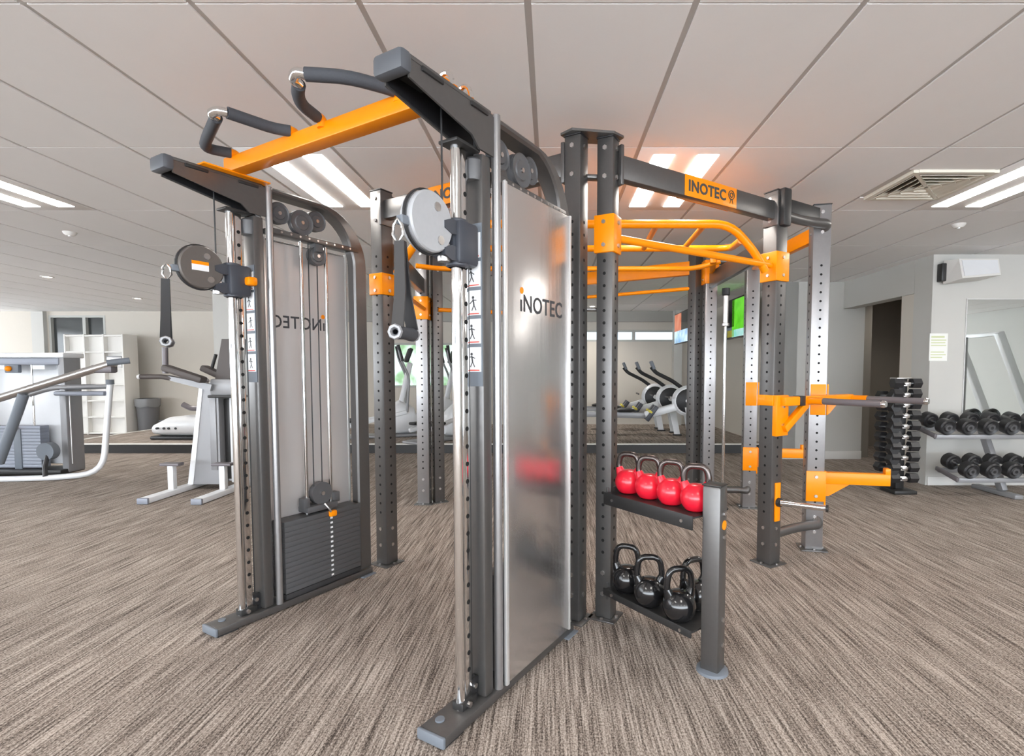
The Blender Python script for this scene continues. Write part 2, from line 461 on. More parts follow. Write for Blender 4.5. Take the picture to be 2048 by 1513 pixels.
# wall block on the right beside the platform
wall('wall_return', (RETX+0.1, (RETY+YB)/2+0.1, ZT/2), (0.2, YB-RETY+0.2, ZT), 'wall')
wall('wall_return_front', ((RETX+4.60)/2, RETY+0.1, ZT/2), (4.60-RETX, 0.2, ZT), 'wall_grey')
struct(MB().box(((RETX+4.58)/2, RETY-0.008, 0.06), (4.60-RETX+0.02, 0.018, 0.12), bev=0.004).build('baseboard_return', 'trim'))
# brown corridor behind the opening
wall('wall_corridor', (6.4, 9.2, ZT/2), (3.8, 0.15, ZT), 'wall_brown')
wall('wall_corridor_side', (4.70, 8.55, ZT/2), (0.2, 1.3, ZT), 'wall_brown')
wall('wall_corridor_end', (6.2, 7.6, ZT/2), (0.15, 3.2, ZT), 'wall_brown')
# front wall with mirror, the jamb of the opening and its lintel
wall('wall_right_front', ((COLX+XR)/2, COLY+0.15, ZT/2), (XR-COLX, 0.3, ZT), 'wall_grey')
struct(MB().box((COLX+0.09, (COLY+0.301+RETY)/2, 2.42), (0.18, RETY-COLY-0.305, 0.40)).build('trim_5', 'wall_grey'))
struct(MB().box((COLX+0.085, COLY+0.412, 1.11), (0.16, 0.22, 2.215)).build('trim_6', 'wall'))
struct(MB().box((5.8, COLY-0.008, 0.05), (3.0, 0.016, 0.10), bev=0.003).build('baseboard_right', 'trim'))
# side walls and glazed shopfront behind the camera
def glazed_side(name, wname, x, y0, y1, m, sill=0.3):
    w = MB()
    w.box((x, (y0+y1)/2, sill/2), (0.15, y1-y0, sill)); w.box((x, (y0+y1)/2, 2.52), (0.15, y1-y0, 0.22))
    struct(w.build(name, m))
    f = MB(); y = y0
    while y <= y1+0.01:
        f.box((x, y, (sill+2.41)/2), (0.12, 0.09, 2.41-sill)); y += (y1-y0)/round((y1-y0)/1.5)
    struct(f.build(wname, 'winframe'))
glazed_side('wall_left', 'added_left_glazing', XL-0.1, YF, YB, 'wall', 1.1)  # unseen left glazing, added to let in flat, even daylight
wall('wall_right', (XR+0.1, (YF+YB)/2, ZT/2), (0.2, YB-YF, ZT), 'wall_grey')
sh = MB()
sh.box(((XL+XR)/2, YF, 0.10), (XR-XL, 0.15, 0.20)); sh.box(((XL+XR)/2, YF, 2.54), (XR-XL, 0.15, 0.18))
struct(sh.build('wall_front', 'wall_grey'))
mu = MB()
x = XL
while x <= XR+0.01:
    mu.box((x, YF, 1.32), (0.09, 0.12, 2.26)); x += 1.475
struct(mu.build('window_4', 'winframe'))

# raised platform with white nosing
PY = 8.32
plat = bpy.data.objects.new('platform', None); C.objects.link(plat); plat['kind'] = 'structure'
pl = MB(); pl.box(((-8.0+RETX)/2, (PY+YB)/2, 0.07), (RETX+8.0, YB-PY, 0.14)); pl.build('platform_deck', 'carpet', plat)
MB().box(((-8.0+RETX)/2, PY+0.01, 0.143), (RETX+8.02, 0.07, 0.018), bev=0.004).build('nosing', 'trim', plat)
MB().box((-7.98, (PY+YB)/2, 0.143), (0.06, YB-PY, 0.018), bev=0.004).build('nosing', 'trim', plat)
MB().box(((-8.0+RETX)/2, PY-0.004, 0.064), (RETX+8.0, 0.012, 0.128)).build('riser', M['dark'], plat)

# mirror, notice, speaker ------------------------------------------
mr = thing('wall_mirror', 'large frameless wall mirror above the dumbbell rack', 'mirror', (6.35, COLY, 0.75))
MB().box((0, -0.006, 0.68), (3.36, 0.006, 1.36)).build('glass', 'mirror', mr)
MB().box((-1.683, -0.007, 0.68), (0.008, 0.010, 1.37)).build('edge', 'alu', mr)
MB().box((0, -0.007, 1.363), (3.37, 0.010, 0.008)).build('edge', 'alu', mr)
nt_ = thing('notice', 'white printed notice sheet on the wall beside the mirror', 'notice', (4.37, COLY, 1.42))
MB().box((0, -0.002, 0.155), (0.205, 0.003, 0.31)).build('sheet', 'paper', nt_)
p = MB()
for i, (zz, ww) in enumerate(((0.27, 0.15), (0.235, 0.17), (0.205, 0.16), (0.175, 0.17), (0.10, 0.15), (0.07, 0.17), (0.04, 0.13))):
    p.box((-0.085+ww/2, -0.004, zz), (ww, 0.001, 0.012 if i else 0.02))
p.build('print', 'paperink', nt_)
sp = thing('wall_speaker', 'white wedge loudspeaker mounted high on the right wall', 'speaker', (4.62, COLY, 2.28))
MB().loft([[(-.21, -.26, .02), (.22, -.24, .06), (.22, -.20, .24), (-.21, -.20, .24)], [(-.26, -.05, -.01), (.14, -.05, .03), (.16, -.05, .25), (-.26, -.05, .25)]]).build('cabinet', 'trim', sp)
MB().loft([[(-.185, -.264, .045), (.20, -.247, .08), (.20, -.212, .225), (-.185, -.212, .225)], [(-.185, -.25, .045), (.20, -.233, .08), (.20, -.198, .225), (-.185, -.198, .225)]]).build('grille', 'machine_white', sp)
MB().box((-0.27, -0.04, 0.12), (0.06, 0.08, 0.2), bev=0.01).build('bracket', 'dark', sp)

# ------------------------------------------------------------------ hexagonal training rig
RO = Vector((0.18, 4.2, 0))
rig = thing('training_rig', 'graphite hexagonal functional training rig with orange monkey bars', 'training rig', RO)
def W(x, y, z): return Vector((x, y, z))-RO
POST_H = 2.47
posts = {'P1a': (0.125, 2.70, 60, .09), 'P1b': (0.288, 2.725, 62, .088), 'P2': (-1.115, 3.50, 60, .10), 'P3a': (-1.25, 5.12, 0, .115), 'P3b': (-1.13, 5.19, 30, .10),
         'P6': (1.475, 3.51, 30, .108), 'P7': (1.915, 3.80, -12, .118), 'P5': (1.885, 4.98, -10, .118), 'P4a': (1.495, 5.0, 0, .11), 'P4b': (1.385, 5.10, 30, .10), 'V3': (0.13, 5.85, 0, .10)}
window_lit_posts = ('P7', 'P5', 'P4a', 'P3a')  # window reflection on these graphite posts is put into a paler material
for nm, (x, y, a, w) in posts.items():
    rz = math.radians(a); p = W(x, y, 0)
    po = MB().box((p.x, p.y, POST_H/2+0.004), (w, w, POST_H-0.008), rz=rz, bev=0.007).build('post', 'silver' if nm in window_lit_posts else 'graphite', rig)
    MB().box((p.x, p.y, 0.004), (w+0.06, w+0.06, 0.008), rz=rz, bev=0.002).build('foot_plate', 'graphite', po)
    MB().box((p.x, p.y, POST_H+0.003), (w+0.004, w+0.004, 0.007), rz=rz, bev=0.002).build('end_cap', 'black', po)
    h = MB()
    z = 0.36
    while z < 2.06:
        for q in range(4):
            n = Vector((math.cos(rz+q*PI/2), math.sin(rz+q*PI/2), 0))
            h.disc(p+n*(w/2)+Vector((0, 0, z)), n, 0.0085, 8)
        z += 0.0625
    h.build('adjustment_holes', 'hole', po, kind='stuff')
    b = MB()
    for q in range(4):
        n = Vector((math.cos(rz+q*PI/2), math.sin(rz+q*PI/2), 0)); t = Vector((-n.y, n.x, 0))
        for zz in (0.14, 0.25, 2.28, 2.42):
            b.cyl(p+n*(w/2-0.001)+Vector((0, 0, zz)), p+n*(w/2+0.007)+Vector((0, 0, zz)), 0.012, seg=6)
        b.cyl(p+n*(w/2+0.016)+Vector((0, 0, 0.008)), p+n*(w/2+0.016)+Vector((0, 0, 0.016)), 0.009, seg=6)
    b.build('bolts', 'steel', po, kind='stuff')
def P2d(n): x, y, a, w = posts[n]; return x, y
def side_beam(a, b, z0, z1, th, m, name='top_beam', inset=0.05):
    A = Vector((*P2d(a), 0)); B = Vector((*P2d(b), 0)); d = (B-A).normalized()
    A = A+d*inset; B = B-d*inset
    zc = (z0+z1)/2
    o = MB().beam(W(A.x, A.y, zc), W(B.x, B.y, zc), th, z1-z0, 0.006).build(name, m, rig)
    return o, A, B, d
# corner plate tying the twin front posts
MB().prism([tuple(W(*q, 0)[:2]) for q in ((0.045, 2.68), (0.10, 2.62), (0.31, 2.655), (0.365, 2.71), (0.32, 2.79), (0.10, 2.765))], 'z', 2.475, 2.487).build('corner_plate', 'graphite', rig)
MB().beam(W(0.15, 2.73, 2.29), W(0.26, 2.745, 2.29), 0.05, 0.02).build('spacer_plate', 'graphite', rig)
MB().beam(W(0.15, 2.73, 1.62), W(0.26, 2.745, 1.62), 0.05, 0.015).build('spacer_plate', 'graphite', rig)
signs = []
for a, b in (('P1b', 'P6'), ('P1a', 'P2')):
    o, A, B, d = side_beam(a, b, 2.285, 2.405, 0.06, 'graphite')
    for X_ in (A, B):
        MB().beam(W(X_.x, X_.y, 2.345)-d*0.01, W(X_.x, X_.y, 2.345)+d*0.01, 0.11, 0.20, 0.004).build('beam_flange', 'graphite', o)
    n = Vector((d.y, -d.x, 0))
    if n.y > 0: n = -n
    s0 = A+(B-A)*(0.36 if a == 'P1b' else 0.36); s1 = A+(B-A)*(0.70 if a == 'P1b' else 0.70)
    c = (s0+s1)/2; c.z = 2.345
    sg = MB()
    for sgn in (1, -1): sg.beam(c-RO+n*sgn*0.032-d*((s1-s0).length/2), c-RO+n*sgn*0.032+d*((s1-s0).length/2), 0.003, 0.118, 0.001)
    sg = sg.build('sign_plate', 'orange', o, label='orange name plate reading INOTEC in dark letters')
    # lettering reads left to right for someone standing outside the rig
    ex = Vector((0, 0, 1)).cross(n); ex.normalize()
    org = c-RO+n*0.0345-ex*((s1-s0).length/2-0.03)+Vector((0, 0, -0.028))
    R4 = Matrix.Translation(org) @ Matrix((ex, Vector((0, 0, 1)), n)).transposed().to_4x4()
    tx = MB(); text_mesh(tx, 'INOTEC', 0.085, R4, 0.001, (s1-s0).length-0.13, 0.0025)
    eo = c-RO+n*0.0345+ex*((s1-s0).length/2-0.05)+Vector((0, 0, 0.012))
    for rr in (0.026, 0.013): tx.tube([eo+(ex*math.cos(t*PI/6)+Vector((0, 0, 1))*math.sin(t*PI/6))*rr for t in range(12)], 0.0035, seg=4, closed=True)
    for q in (-1, 1): tx.beam(eo+Vector((0, 0, -0.026))-ex*0.005*q, eo+Vector((0, 0, -0.05))-ex*0.014*q, 0.002, 0.005, 0, up=n)
    tx.build('lettering', 'ink', o)
side_beam('P2', 'P3a', 2.05, 2.19, 0.06, 'graphite')
side_beam('P3b', 'V3', 2.285, 2.405, 0.06, 'graphite')
side_beam('V3', 'P4b', 2.23, 2.36, 0.06, 'orange')
side_beam('P4a', 'P6', 2.08, 2.22, 0.05, 'graphite')
side_beam('P7', 'P5', 2.24, 2.345, 0.05, 'orange')
# short links between the inner and outer posts
def link_bar(a, b, z, drop, name='link_bar'):
    A = Vector((*P2d(a), z)); B = Vector((*P2d(b), z)); d = (B-A); d.z = 0; d.normalize()
    n = Vector((d.y, -d.x, 0))
    if n.y > 0: n = -n
    A = A+d*0.05; B1 = B-d*0.03+n*0.075
    MB().tube([A+n*0.02-RO, A+d*0.26+n*0.02-RO, B1+n*0.0-RO, B1+d*0.02-n*0.06+Vector((0, 0, drop))-RO], 0.033, seg=12, bend=0.12).build(name, 'graphite', rig)
link_bar('P6', 'P7', 2.33, -0.04); link_bar('P6', 'P7', 0.20, 0.05)
link_bar('P4a', 'P5', 2.33, -0.04); link_bar('P4a', 'P5', 0.17, 0.03)
MB().beam(W(1.53, 3.53, 2.39), W(1.86, 3.74, 2.39), 0.05, 0.10, 0.004).build('gusset_plate', 'dark', rig)
MB().box(W(1.50, 3.47, 2.36), (0.075, 0.09, 0.24), rz=0.52, bev=0.012).build('corner_clamp', 'dark', rig)
# monkey bars
ZM = 2.22
mbx = MB()
mbx.tube([W(-1.02, 3.50, 1.95), W(-0.92, 3.42, 2.06), W(-0.76, 3.33, ZM), W(1.12, 3.33, ZM), W(1.29, 3.38, 2.06), W(1.38, 3.43, 1.95)], 0.026, seg=12, bend=0.11).build('monkey_bar_rail', 'orange', rig)
MB().tube([W(-0.82, 3.37, 2.15), W(-0.98, 3.98, ZM), W(1.34, 3.98, ZM), W(1.20, 3.36, 2.13)], 0.024, seg=12, bend=0.16).build('monkey_bar_rail', 'orange', rig)
for x in (-0.62, -0.30, 0.02, 0.34, 0.66, 0.96):
    MB().cyl(W(x, 3.33, ZM), W(x+0.03, 3.98, ZM), 0.019, seg=12).build('monkey_bar_rung', 'orange', rig)
MB().tube([W(-1.18, 4.62, 2.22), W(-1.0, 4.70, ZM-0.01), W(1.27, 4.70, ZM-0.01), W(1.47, 4.62, 2.26)], 0.022, seg=12, bend=0.1).build('monkey_bar_rail', 'orange', rig)
MB().tube([W(0.34, 2.78, 1.995), W(1.42, 3.45, 1.99)], 0.021, seg=12).build('pull_rail', 'orange', rig)
MB().tube([W(-1.12, 3.58, 1.90), W(-1.22, 5.06, 1.90)], 0.020, seg=12).build('pull_rail', 'orange', rig)
MB().tube([W(-1.10, 5.14, 1.90), W(0.08, 5.80, 1.92)], 0.020, seg=12).build('pull_rail', 'orange', rig)
MB().tube([W(0.18, 5.82, 2.10), W(1.36, 5.10, 2.10)], 0.018, seg=12).build('pull_rail', 'orange', rig)
def clamp(n, z0, z1, w=0.13):
    x, y, a, pw = posts[n]; rz = math.radians(a); c = W(x, y, (z0+z1)/2)
    o = MB().box(c, (pw+0.022, pw+0.022, z1-z0), rz=rz, bev=0.006).build('rail_clamp', 'orange', rig)
    b = MB()
    for q in range(4):
        nn = Vector((math.cos(rz+q*PI/2), math.sin(rz+q*PI/2), 0)); h = (z1-z0)*0.3
        for s in (-1, 1): b.cyl(c+nn*(pw/2+0.009)+Vector((0, 0, s*h)), c+nn*(pw/2+0.018)+Vector((0, 0, s*h)), 0.011, seg=6)
    b.build('bolts', 'steel', o, kind='stuff')
clamp('P1b', 1.90, 2.09); clamp('P6', 1.89, 2.08); clamp('P2', 1.80, 1.94); clamp('P3a', 1.80, 2.02); clamp('P4a', 2.12, 2.34)
for p0, p1 in (((-1.04, 3.60, 2.10), (-0.98, 3.44, 2.02)), ((1.40, 4.60, 2.30), (1.47, 4.85, 2.25))):
    MB().beam(W(*p0), W(*p1), 0.05, 0.12, 0.006).build('bar_bracket', 'orange', rig)

# vertical barbell stored against the far post
bb = thing('barbell', 'chrome barbell standing upright against the far rig post', 'barbell', (1.615, 4.90, 0.0))
MB().lathe([(0, 0.012), (0.055, 0.012), (0.055, 0.0), (0, 0.0)], seg=16).build('floor_cup', 'black', bb)
MB().cyl((0, 0, 0.012), (0, 0, 1.72), 0.014).build('shaft', 'chrome', bb)
MB().lathe([(0.02, 1.72), (0.034, 1.725), (0.034, 1.745), (0.025, 1.75), (0.025, 2.02), (0.02, 2.025)], seg=16).build('sleeve', 'steel', bb)
MB().lathe([(0.028, 2.0), (0.036, 2.01), (0.036, 2.07), (0, 2.075)], seg=16).build('end_collar', 'black', bb)

# kettlebell rack ---------------------------------------------------
E1 = Vector((0.59, -0.807, 0)); E2 = Vector((0.807, 0.59, 0))     # along the rack, away from the camera side
kr = thing('kettlebell_rack', 'two-shelf graphite kettlebell rack bolted to the front rig post', 'kettlebell rack', (0.285, 2.73, 0))
ang = math.atan2(E1.y, E1.x)
kp = E1*0.66+E2*0.03
p_ = MB().box((kp.x, kp.y, 0.412), (0.082, 0.082, 0.81), rz=ang+0.25, bev=0.012).build('end_post', 'graphite', kr)
MB().lathe([(0, 0.0), (0.068, 0.0), (0.066, 0.012), (0.050, 0.018), (0, 0.018)], (kp.x, kp.y, 0)).build('foot_pad', 'capgrey', p_)
MB().box((kp.x, kp.y, 0.819), (0.084, 0.084, 0.006), rz=ang+0.25, bev=0.002).build('end_cap', 'dark', p_)
nn = Vector((math.cos(ang+0.25), math.sin(ang+0.25), 0)); b = MB()
for z in (0.13, 0.24, 0.60, 0.70): b.cyl(kp+nn*0.040+Vector((0, 0, z)), kp+nn*0.048+Vector((0, 0, z)), 0.011, seg=6)
b.build('bolts', 'steel', p_, kind='stuff')
MB().cyl(kp+nn*0.040+Vector((0.0, 0, 0.65)), kp+nn*0.0445+Vector((0, 0, 0.65)), 0.020, seg=20).build('badge', 'orange', p_)
for zt, nm, lip in ((0.68, 'shelf', 0.062), (0.18, 'shelf', 0.034)):
    s = MB()
    a = E1*0.055; c = E1*0.62
    def q(t, w, z): v_ = E1*t+E2*w; return (v_.x, v_.y, z)
    s.beam(q(0.055, 0.045, zt-0.004), q(0.615, 0.045, zt-0.004), 0.21, 0.008, 0.001)
    s.beam(q(0.055, -0.06, zt-lip/2+0.006), q(0.615, -0.06, zt-lip/2+0.006), 0.008, lip, 0.001)
    s.beam(q(0.055, 0.15, zt-lip/2+0.006), q(0.615, 0.15, zt-lip/2+0.006), 0.008, lip, 0.001)
    so = s.build(nm, 'dark', kr)
    b = MB()
    for t in (0.12, 0.56): b.cyl(q(t, -0.063, zt-lip/2+0.006), q(t, -0.070, zt-lip/2+0.006), 0.008, seg=6)
    b.build('bolts', 'steel', so, kind='stuff')
    MB().beam(q(0.045, 0.045, zt-0.02), q(0.055, 0.045, zt-0.02), 0.16, 0.09, 0.002).build('bracket', 'graphite', so)
# kettlebells
def kettlebell(name, label, loc, rz, r, hh, body, handle, group):
    t = thing(name, label, 'kettlebell', loc, rz, group)
    prof = [(0, 0.0), (r*0.55, 0.0), (r*0.72, 0.008)]
    for i in range(1, 14):
        a = -0.95+i*(0.95+1.05)/13
        prof.append((r*math.cos(a), r*0.83+r*math.sin(a)))
    prof += [(r*0.30, r*1.74), (0, r*1.76)]
    bo = MB().lathe(prof, seg=28).build('body', body, t)
    ht = hh; w = r*0.80
    MB().tube([(-w*0.72, 0, r*1.35), (-w*1.02, 0, r*1.95), (-w*0.80, 0, ht-0.013), (w*0.80, 0, ht-0.013), (w*1.02, 0, r*1.95), (w*0.72, 0, r*1.35)],
              0.0145, seg=12, bend=0.038, nb=6).build('handle', handle, t)
    for s in (-1, 1):
        MB().tube([(s*w*0.70, 0, r*1.25), (s*w*0.86, 0, r*1.62), (s*w*0.97, 0, r*1.88)], [0.026, 0.022, 0.0165], seg=12).build('horn', body, t)
    return t
def on_rack(t, w, z): v_ = Vector((0.285, 2.73, 0))+E1*t+E2*w; return (v_.x, v_.y, z)
red_l = ['red vinyl kettlebell on the upper shelf, next to the rig post', 'red vinyl kettlebell on the upper shelf, second from the rig post',
         'red vinyl kettlebell on the upper shelf, third from the rig post', 'red vinyl kettlebell on the upper shelf, beside the rack end post']
for i in range(4):
    kettlebell('kettlebell', red_l[i], on_rack(0.125+0.141*i, 0.045, 0.6803), -0.55+0.06*i, 0.069, 0.212, 'red', 'handle_metal', 'red kettlebells on the upper shelf')
blk = [((0.385, 2.625), 'glossy black kettlebell on the lower shelf, next to the rig post'), ((0.470, 2.470), 'glossy black kettlebell on the lower shelf, second from the rig post'),
       ((0.578, 2.322), 'glossy black kettlebell on the lower shelf, third from the rig post'), ((0.672, 2.435), 'glossy black kettlebell mostly hidden behind the rack end post')]
for i, ((x, y), lb) in enumerate(blk):
    kettlebell('kettlebell', lb, (x, y, 0.1803), -0.35+0.25*i, 0.0755, 0.245, 'gloss_black', 'gloss_black', 'black kettlebells on the lower shelf')

# attachments on the right side of the rig ------------------------------
# dip bars on the front right post
d67 = Vector((0.84, 0.54, 0)).normalized(); nO = Vector((0.54, -0.84, 0)).normalized()
dp = thing('dip_station', 'orange dip bar attachment with two grey handles on the right front post', 'dip bars', (1.475, 3.51, 0.95))
bz = 0.155
base = nO*0.085
MB().box((base.x*0.80, base.y*0.80, 0.06), (0.13, 0.035, 0.27), rz=math.atan2(d67.y, d67.x), bev=0.006).build('mount_plate', 'orange', dp)
MB().box((-d67.x*0.065, -d67.y*0.065, 0.16), (0.016, 0.12, 0.07), rz=math.atan2(d67.y, d67.x), bev=0.004).build('hook', 'orange', dp)
MB().box((d67.x*0.065+nO.x*0.02, d67.y*0.065+nO.y*0.02, 0.08), (0.016, 0.10, 0.22), rz=math.atan2(d67.y, d67.x), bev=0.004).build('hook', 'orange', dp)
c0 = nO*0.10+Vector((0, 0, bz)); c1 = c0+d67*0.80
MB().beam(c0-d67*0.03, c1, 0.055, 0.06, 0.008).build('crossbar', 'orange', dp)
MB().box(c0+d67*0.15+nO*0.004, (0.055, 0.062, 0.066), rz=math.atan2(d67.y, d67.x), bev=0.004).build('bumper', 'dark', dp)
MB().beam(nO*0.095+Vector((0, 0, -0.03)), c0+d67*0.24+Vector((0, 0, -0.02)), 0.04, 0.05, 0.006).build('brace', 'orange', dp)
for tt in (0.22, 0.78):
    a = c0+d67*tt
    st = MB().cyl(a, a+nO*0.13, 0.024, seg=16).build('handle_stub', 'orange', dp)
    g = MB().cyl(a+nO*0.12, a+nO*0.50, 0.021, seg=16).build('grip', 'grip', dp)
    MB().lathe([(0, 0.012), (0.018, 0.010), (0.0225, 0.0), (0.0225, -0.012), (0, -0.012)], a+nO*0.502, 16, nO.to_track_quat('Z', 'Y').to_matrix()).build('end_plug', 'chrome', g)
b = MB()
for z in (0.0, 0.12): b.cyl(nO*0.085+Vector((0, 0, z)), nO*0.096+Vector((0, 0, z)), 0.011, seg=6)
b.build('bolts', 'steel', dp, kind='stuff')
# storage peg
pg = thing('storage_peg', 'short chrome storage peg on an orange plate low on the right front post', 'peg', (1.475, 3.51, 0.30))
ang6 = math.radians(30)
MB().box((nO.x*0.060, nO.y*0.060, 0.13), (0.05, 0.012, 0.26), rz=ang6, bev=0.003).build('mount_plate', 'orange', pg)
MB().cyl((nO.x*0.066, nO.y*0.066, 0.13), (nO.x*0.085, nO.y*0.085, 0.13), 0.030, seg=20).build('flange', 'dark', pg)
MB().cyl((nO.x*0.085, nO.y*0.085, 0.13), (nO.x*0.30+0.10, nO.y*0.30+0.02, 0.135), 0.020, seg=16).build('peg', 'chrome', pg)
MB().cyl((nO.x*0.30+0.10, nO.y*0.30+0.02, 0.135), (nO.x*0.31+0.106, nO.y*0.31+0.021, 0.135), 0.024, seg=16).build('end_cap', 'dark', pg)
# spotter arms and bar hooks on the outer pair
def spotter(loc, rz, label, L_=0.43):
    t = thing('spotter_arm', label, 'spotter arm', loc, rz, 'orange spotter arms')
    MB().box((0.066, 0, 0.115), (0.012, 0.11, 0.25), bev=0.003).build('mount_plate', 'orange', t)
    MB().box((0.0, -0.066, 0.13), (0.13, 0.012, 0.22), bev=0.003).build('side_plate', 'orange', t)
    MB().box((0.07+L_/2, 0, 0.185), (L_, 0.055, 0.085), bev=0.006).build('arm', 'orange', t)
    MB().box((0.07+L_-0.018, 0, 0.245), (0.036, 0.055, 0.045), bev=0.006).build('end_stop', 'orange', t)
    MB().prism([(0.072, 0.05), (0.10, 0.05), (0.24, 0.142), (0.072, 0.142)], 'y', -0.012, 0.012).build('gusset', 'orange', t)
    b = MB()
    for z in (0.06, 0.20): b.cyl((0.0, -0.071, z), (0.0, -0.082, z), 0.012, seg=6)
    b.build('bolts', 'steel', t, kind='stuff')
spotter((1.915, 3.80, 0.345), math.radians(-12), 'orange spotter arm low on the nearer outer rig post')
spotter((1.885, 4.98, 0.345), math.radians(-10), 'orange spotter arm low on the farther outer rig post')
def bar_hook(loc, rz, label):
    t = thing('bar_hook', label, 'bar hook', loc, rz, 'orange barbell hooks')
    MB().box((0.0, -0.066, 0.11), (0.10, 0.012, 0.22), bev=0.003).build('side_plate', 'orange', t)
    MB().box((0.066, 0, 0.11), (0.012, 0.115, 0.22), bev=0.003).build('mount_plate', 'orange', t)
    MB().prism([(0.072, 0.02), (0.10, 0.0), (0.155, 0.075), (0.155, 0.13), (0.135, 0.13), (0.125, 0.09), (0.072, 0.07)], 'y', 0.028, 0.062).build('hook', 'orange', t)
    MB().box((0.02, 0.0, 0.222), (0.05, 0.11, 0.035), bev=0.004).build('lug', 'orange', t)
bar_hook((1.915, 3.80, 0.99), math.radians(-12), 'orange barbell hook on the nearer outer rig post, behind the dip handles')
bar_hook((1.885, 4.98, 0.98), math.radians(-10), 'orange barbell hook on the farther outer rig post')

# ------------------------------------------------------------------ cable machines
u240 = math.radians(240)
def cable_machine(loc, label, m, disc_m, sticker):
    """local x runs forward from the rig post, y is sideways; m = +1 / -1 puts the shroud on that side"""
    t = thing('cable_machine', label, 'cable machine', loc, u240)
    # base
    ba = MB().box((0.605, 0, 0.026), (0.95, 0.120, 0.036), bev=0.004).build('base_beam', 'graphite', t)
    MB().box((1.087, 0, 0.026), (0.014, 0.124, 0.040), bev=0.005).build('end_cap', 'capgrey', ba)
    MB().box((1.03, 0, 0.004), (0.10, 0.11, 0.008)).build('rubber_foot', 'rubber', ba)
    MB().box((0.17, 0, 0.004), (0.10, 0.16, 0.008), bev=0.002).build('rubber_foot', 'capgrey', ba)
    MB().cyl((1.02, -0.02, 0.044), (1.02, -0.02, 0.050), 0.017, seg=16).build('bolt_cap', 'capgrey', ba)
    # rear upright bending forward into the top arm
    pts = [(0.16, 0, 0.044), (0.16, 0, 2.14), (0.42, 0, 2.222), (0.46, 0, 2.222)]
    fr = MB()
    arc = []
    Rb = 0.27
    for k in range(11):
        a = PI-k*(PI/2)/10
        arc.append((0.16+Rb+Rb*math.cos(a), 1.945+Rb*math.sin(a)))
    path = [(0.16, 0.044)]+arc+[(0.62, 1.945+Rb), (0.80, 1.945+Rb)]
    secs = []
    for i, (x, z) in enumerate(path):
        x0, z0 = path[max(i-1, 0)]; x1, z1 = path[min(i+1, len(path)-1)]
        tx_, tz = x1-x0, z1-z0; ln = math.hypot(tx_, tz); nx, nz = -tz/ln, tx_/ln
        k_ = min(1.0, max(0.0, (i-4)/7.0)); lo = -0.048+0.064*k_; hi = 0.048; c = 0.010; yw = 0.034+0.016*k_
        prof = [(lo, -yw+c), (lo+c, -yw), (hi-c, -yw), (hi, -yw+c), (hi, yw-c), (hi-c, yw), (lo+c, yw), (lo, yw-c)]
        secs.append([(x+nx*a, b_, z+nz*a) for a, b_ in prof])
    fr.loft(secs).build('rear_frame', 'graphite', t)
    # forward arm: an open channel of two cheek plates under a slotted cover
    for s in (-1, 1):
        MB().prism([(0.765, 2.10), (0.86, 2.10), (0.90, 2.135), (1.20, 2.190), (1.20, 2.245), (0.765, 2.245)], 'y', s*0.050-0.004, s*0.050+0.004).build('arm_cheek', 'graphite', t)
    MB().box((1.005, 0, 2.252), (0.43, 0.112, 0.014), bev=0.003).build('arm_cover', 'graphite', t)
    for xs in (0.80, 1.04):
        MB().box((xs+0.06, 0.0, 2.240), (0.10, 0.122, 0.016), bev=0.004).build('cover_clip', 'dark', t)
    MB().box((1.218, 0, 2.230), (0.050, 0.124, 0.066), bev=0.014).build('arm_end_cap', 'capdark', t)
    for s in (-1, 1):  # added black plates put the open channel's inner shade into colour
        MB().prism([(0.775, 2.105), (0.86, 2.105), (0.90, 2.14), (1.195, 2.195), (1.195, 2.243), (0.775, 2.243)], 'y', s*0.0435-0.002, s*0.0435+0.002).build('arm_shade_plate', 'black', t)
    MB().box((0.99, 0, 2.242), (0.41, 0.082, 0.004)).build('arm_shade_plate', 'black', t)
    # guide: chrome tube and drilled chrome strip
    MB().cyl((0.929, 0, 0.044), (0.929, 0, 2.095), 0.0185, seg=20).build('guide_tube', 'chrome', t)
    gs = MB().box((0.896, 0.0, 1.07), (0.032, 0.030, 2.04), bev=0.002).build('guide_strip', 'chrome', t)
    h = MB()
    z = 0.18
    while z < 2.0:
        for s in (-1, 1):
            h.disc((0.896, s*0.0152, z), (0, 1, 0), 0.009, 10)
        h.disc((0.8798, 0.0, z), (1, 0, 0), 0.007, 8)
        z += 0.065
    h.build('selector_holes', 'hole', gs, kind='stuff')
    MB().box((0.905, 0, 2.10), (0.13, 0.085, 0.012), bev=0.003).build('guide_top_plate', 'dark', t)
    gf = MB().box((0.905, 0.0, 0.058), (0.085, 0.052, 0.030), bev=0.004).build('guide_foot', 'dark', t)
    MB().prism([(0.80, 0.044), (0.87, 0.044), (0.80, 0.115)], 'y', -0.012, 0.012).build('gusset', 'black', gf)
    for yy in (-0.030, 0.030): MB().cyl((0.915, yy*0.8, 0.060), (0.915, yy*1.25, 0.060), 0.011, seg=6).build('bolt', 'steel', gf)
    lp = MB().cyl((0.862, -0.014, 0.100), (0.862, 0.014, 0.100), 0.034, seg=24).build('lower_pulley', 'black', t)
    MB().cyl((0.862, -0.022, 0.100), (0.862, 0.022, 0.100), 0.010, seg=8).build('axle', 'steel', lp)
    # instruction column
    co = MB().box((0.812, 0, 1.07), (0.054, 0.098, 2.05), bev=0.010).build('instruction_column', 'graphite', t)
    MB().lathe([(0, -0.05), (0.038, -0.05), (0.042, -0.03), (0.042, 0.02), (0.03, 0.03), (0, 0.03)], (0.832, 0, 2.05), 20).build('pivot_boss', 'pulley', co)
    MB().box((0.8395, 0, 1.545), (0.0025, 0.092, 0.60), bev=0.001).build('placard_strip', 'capgrey', co)
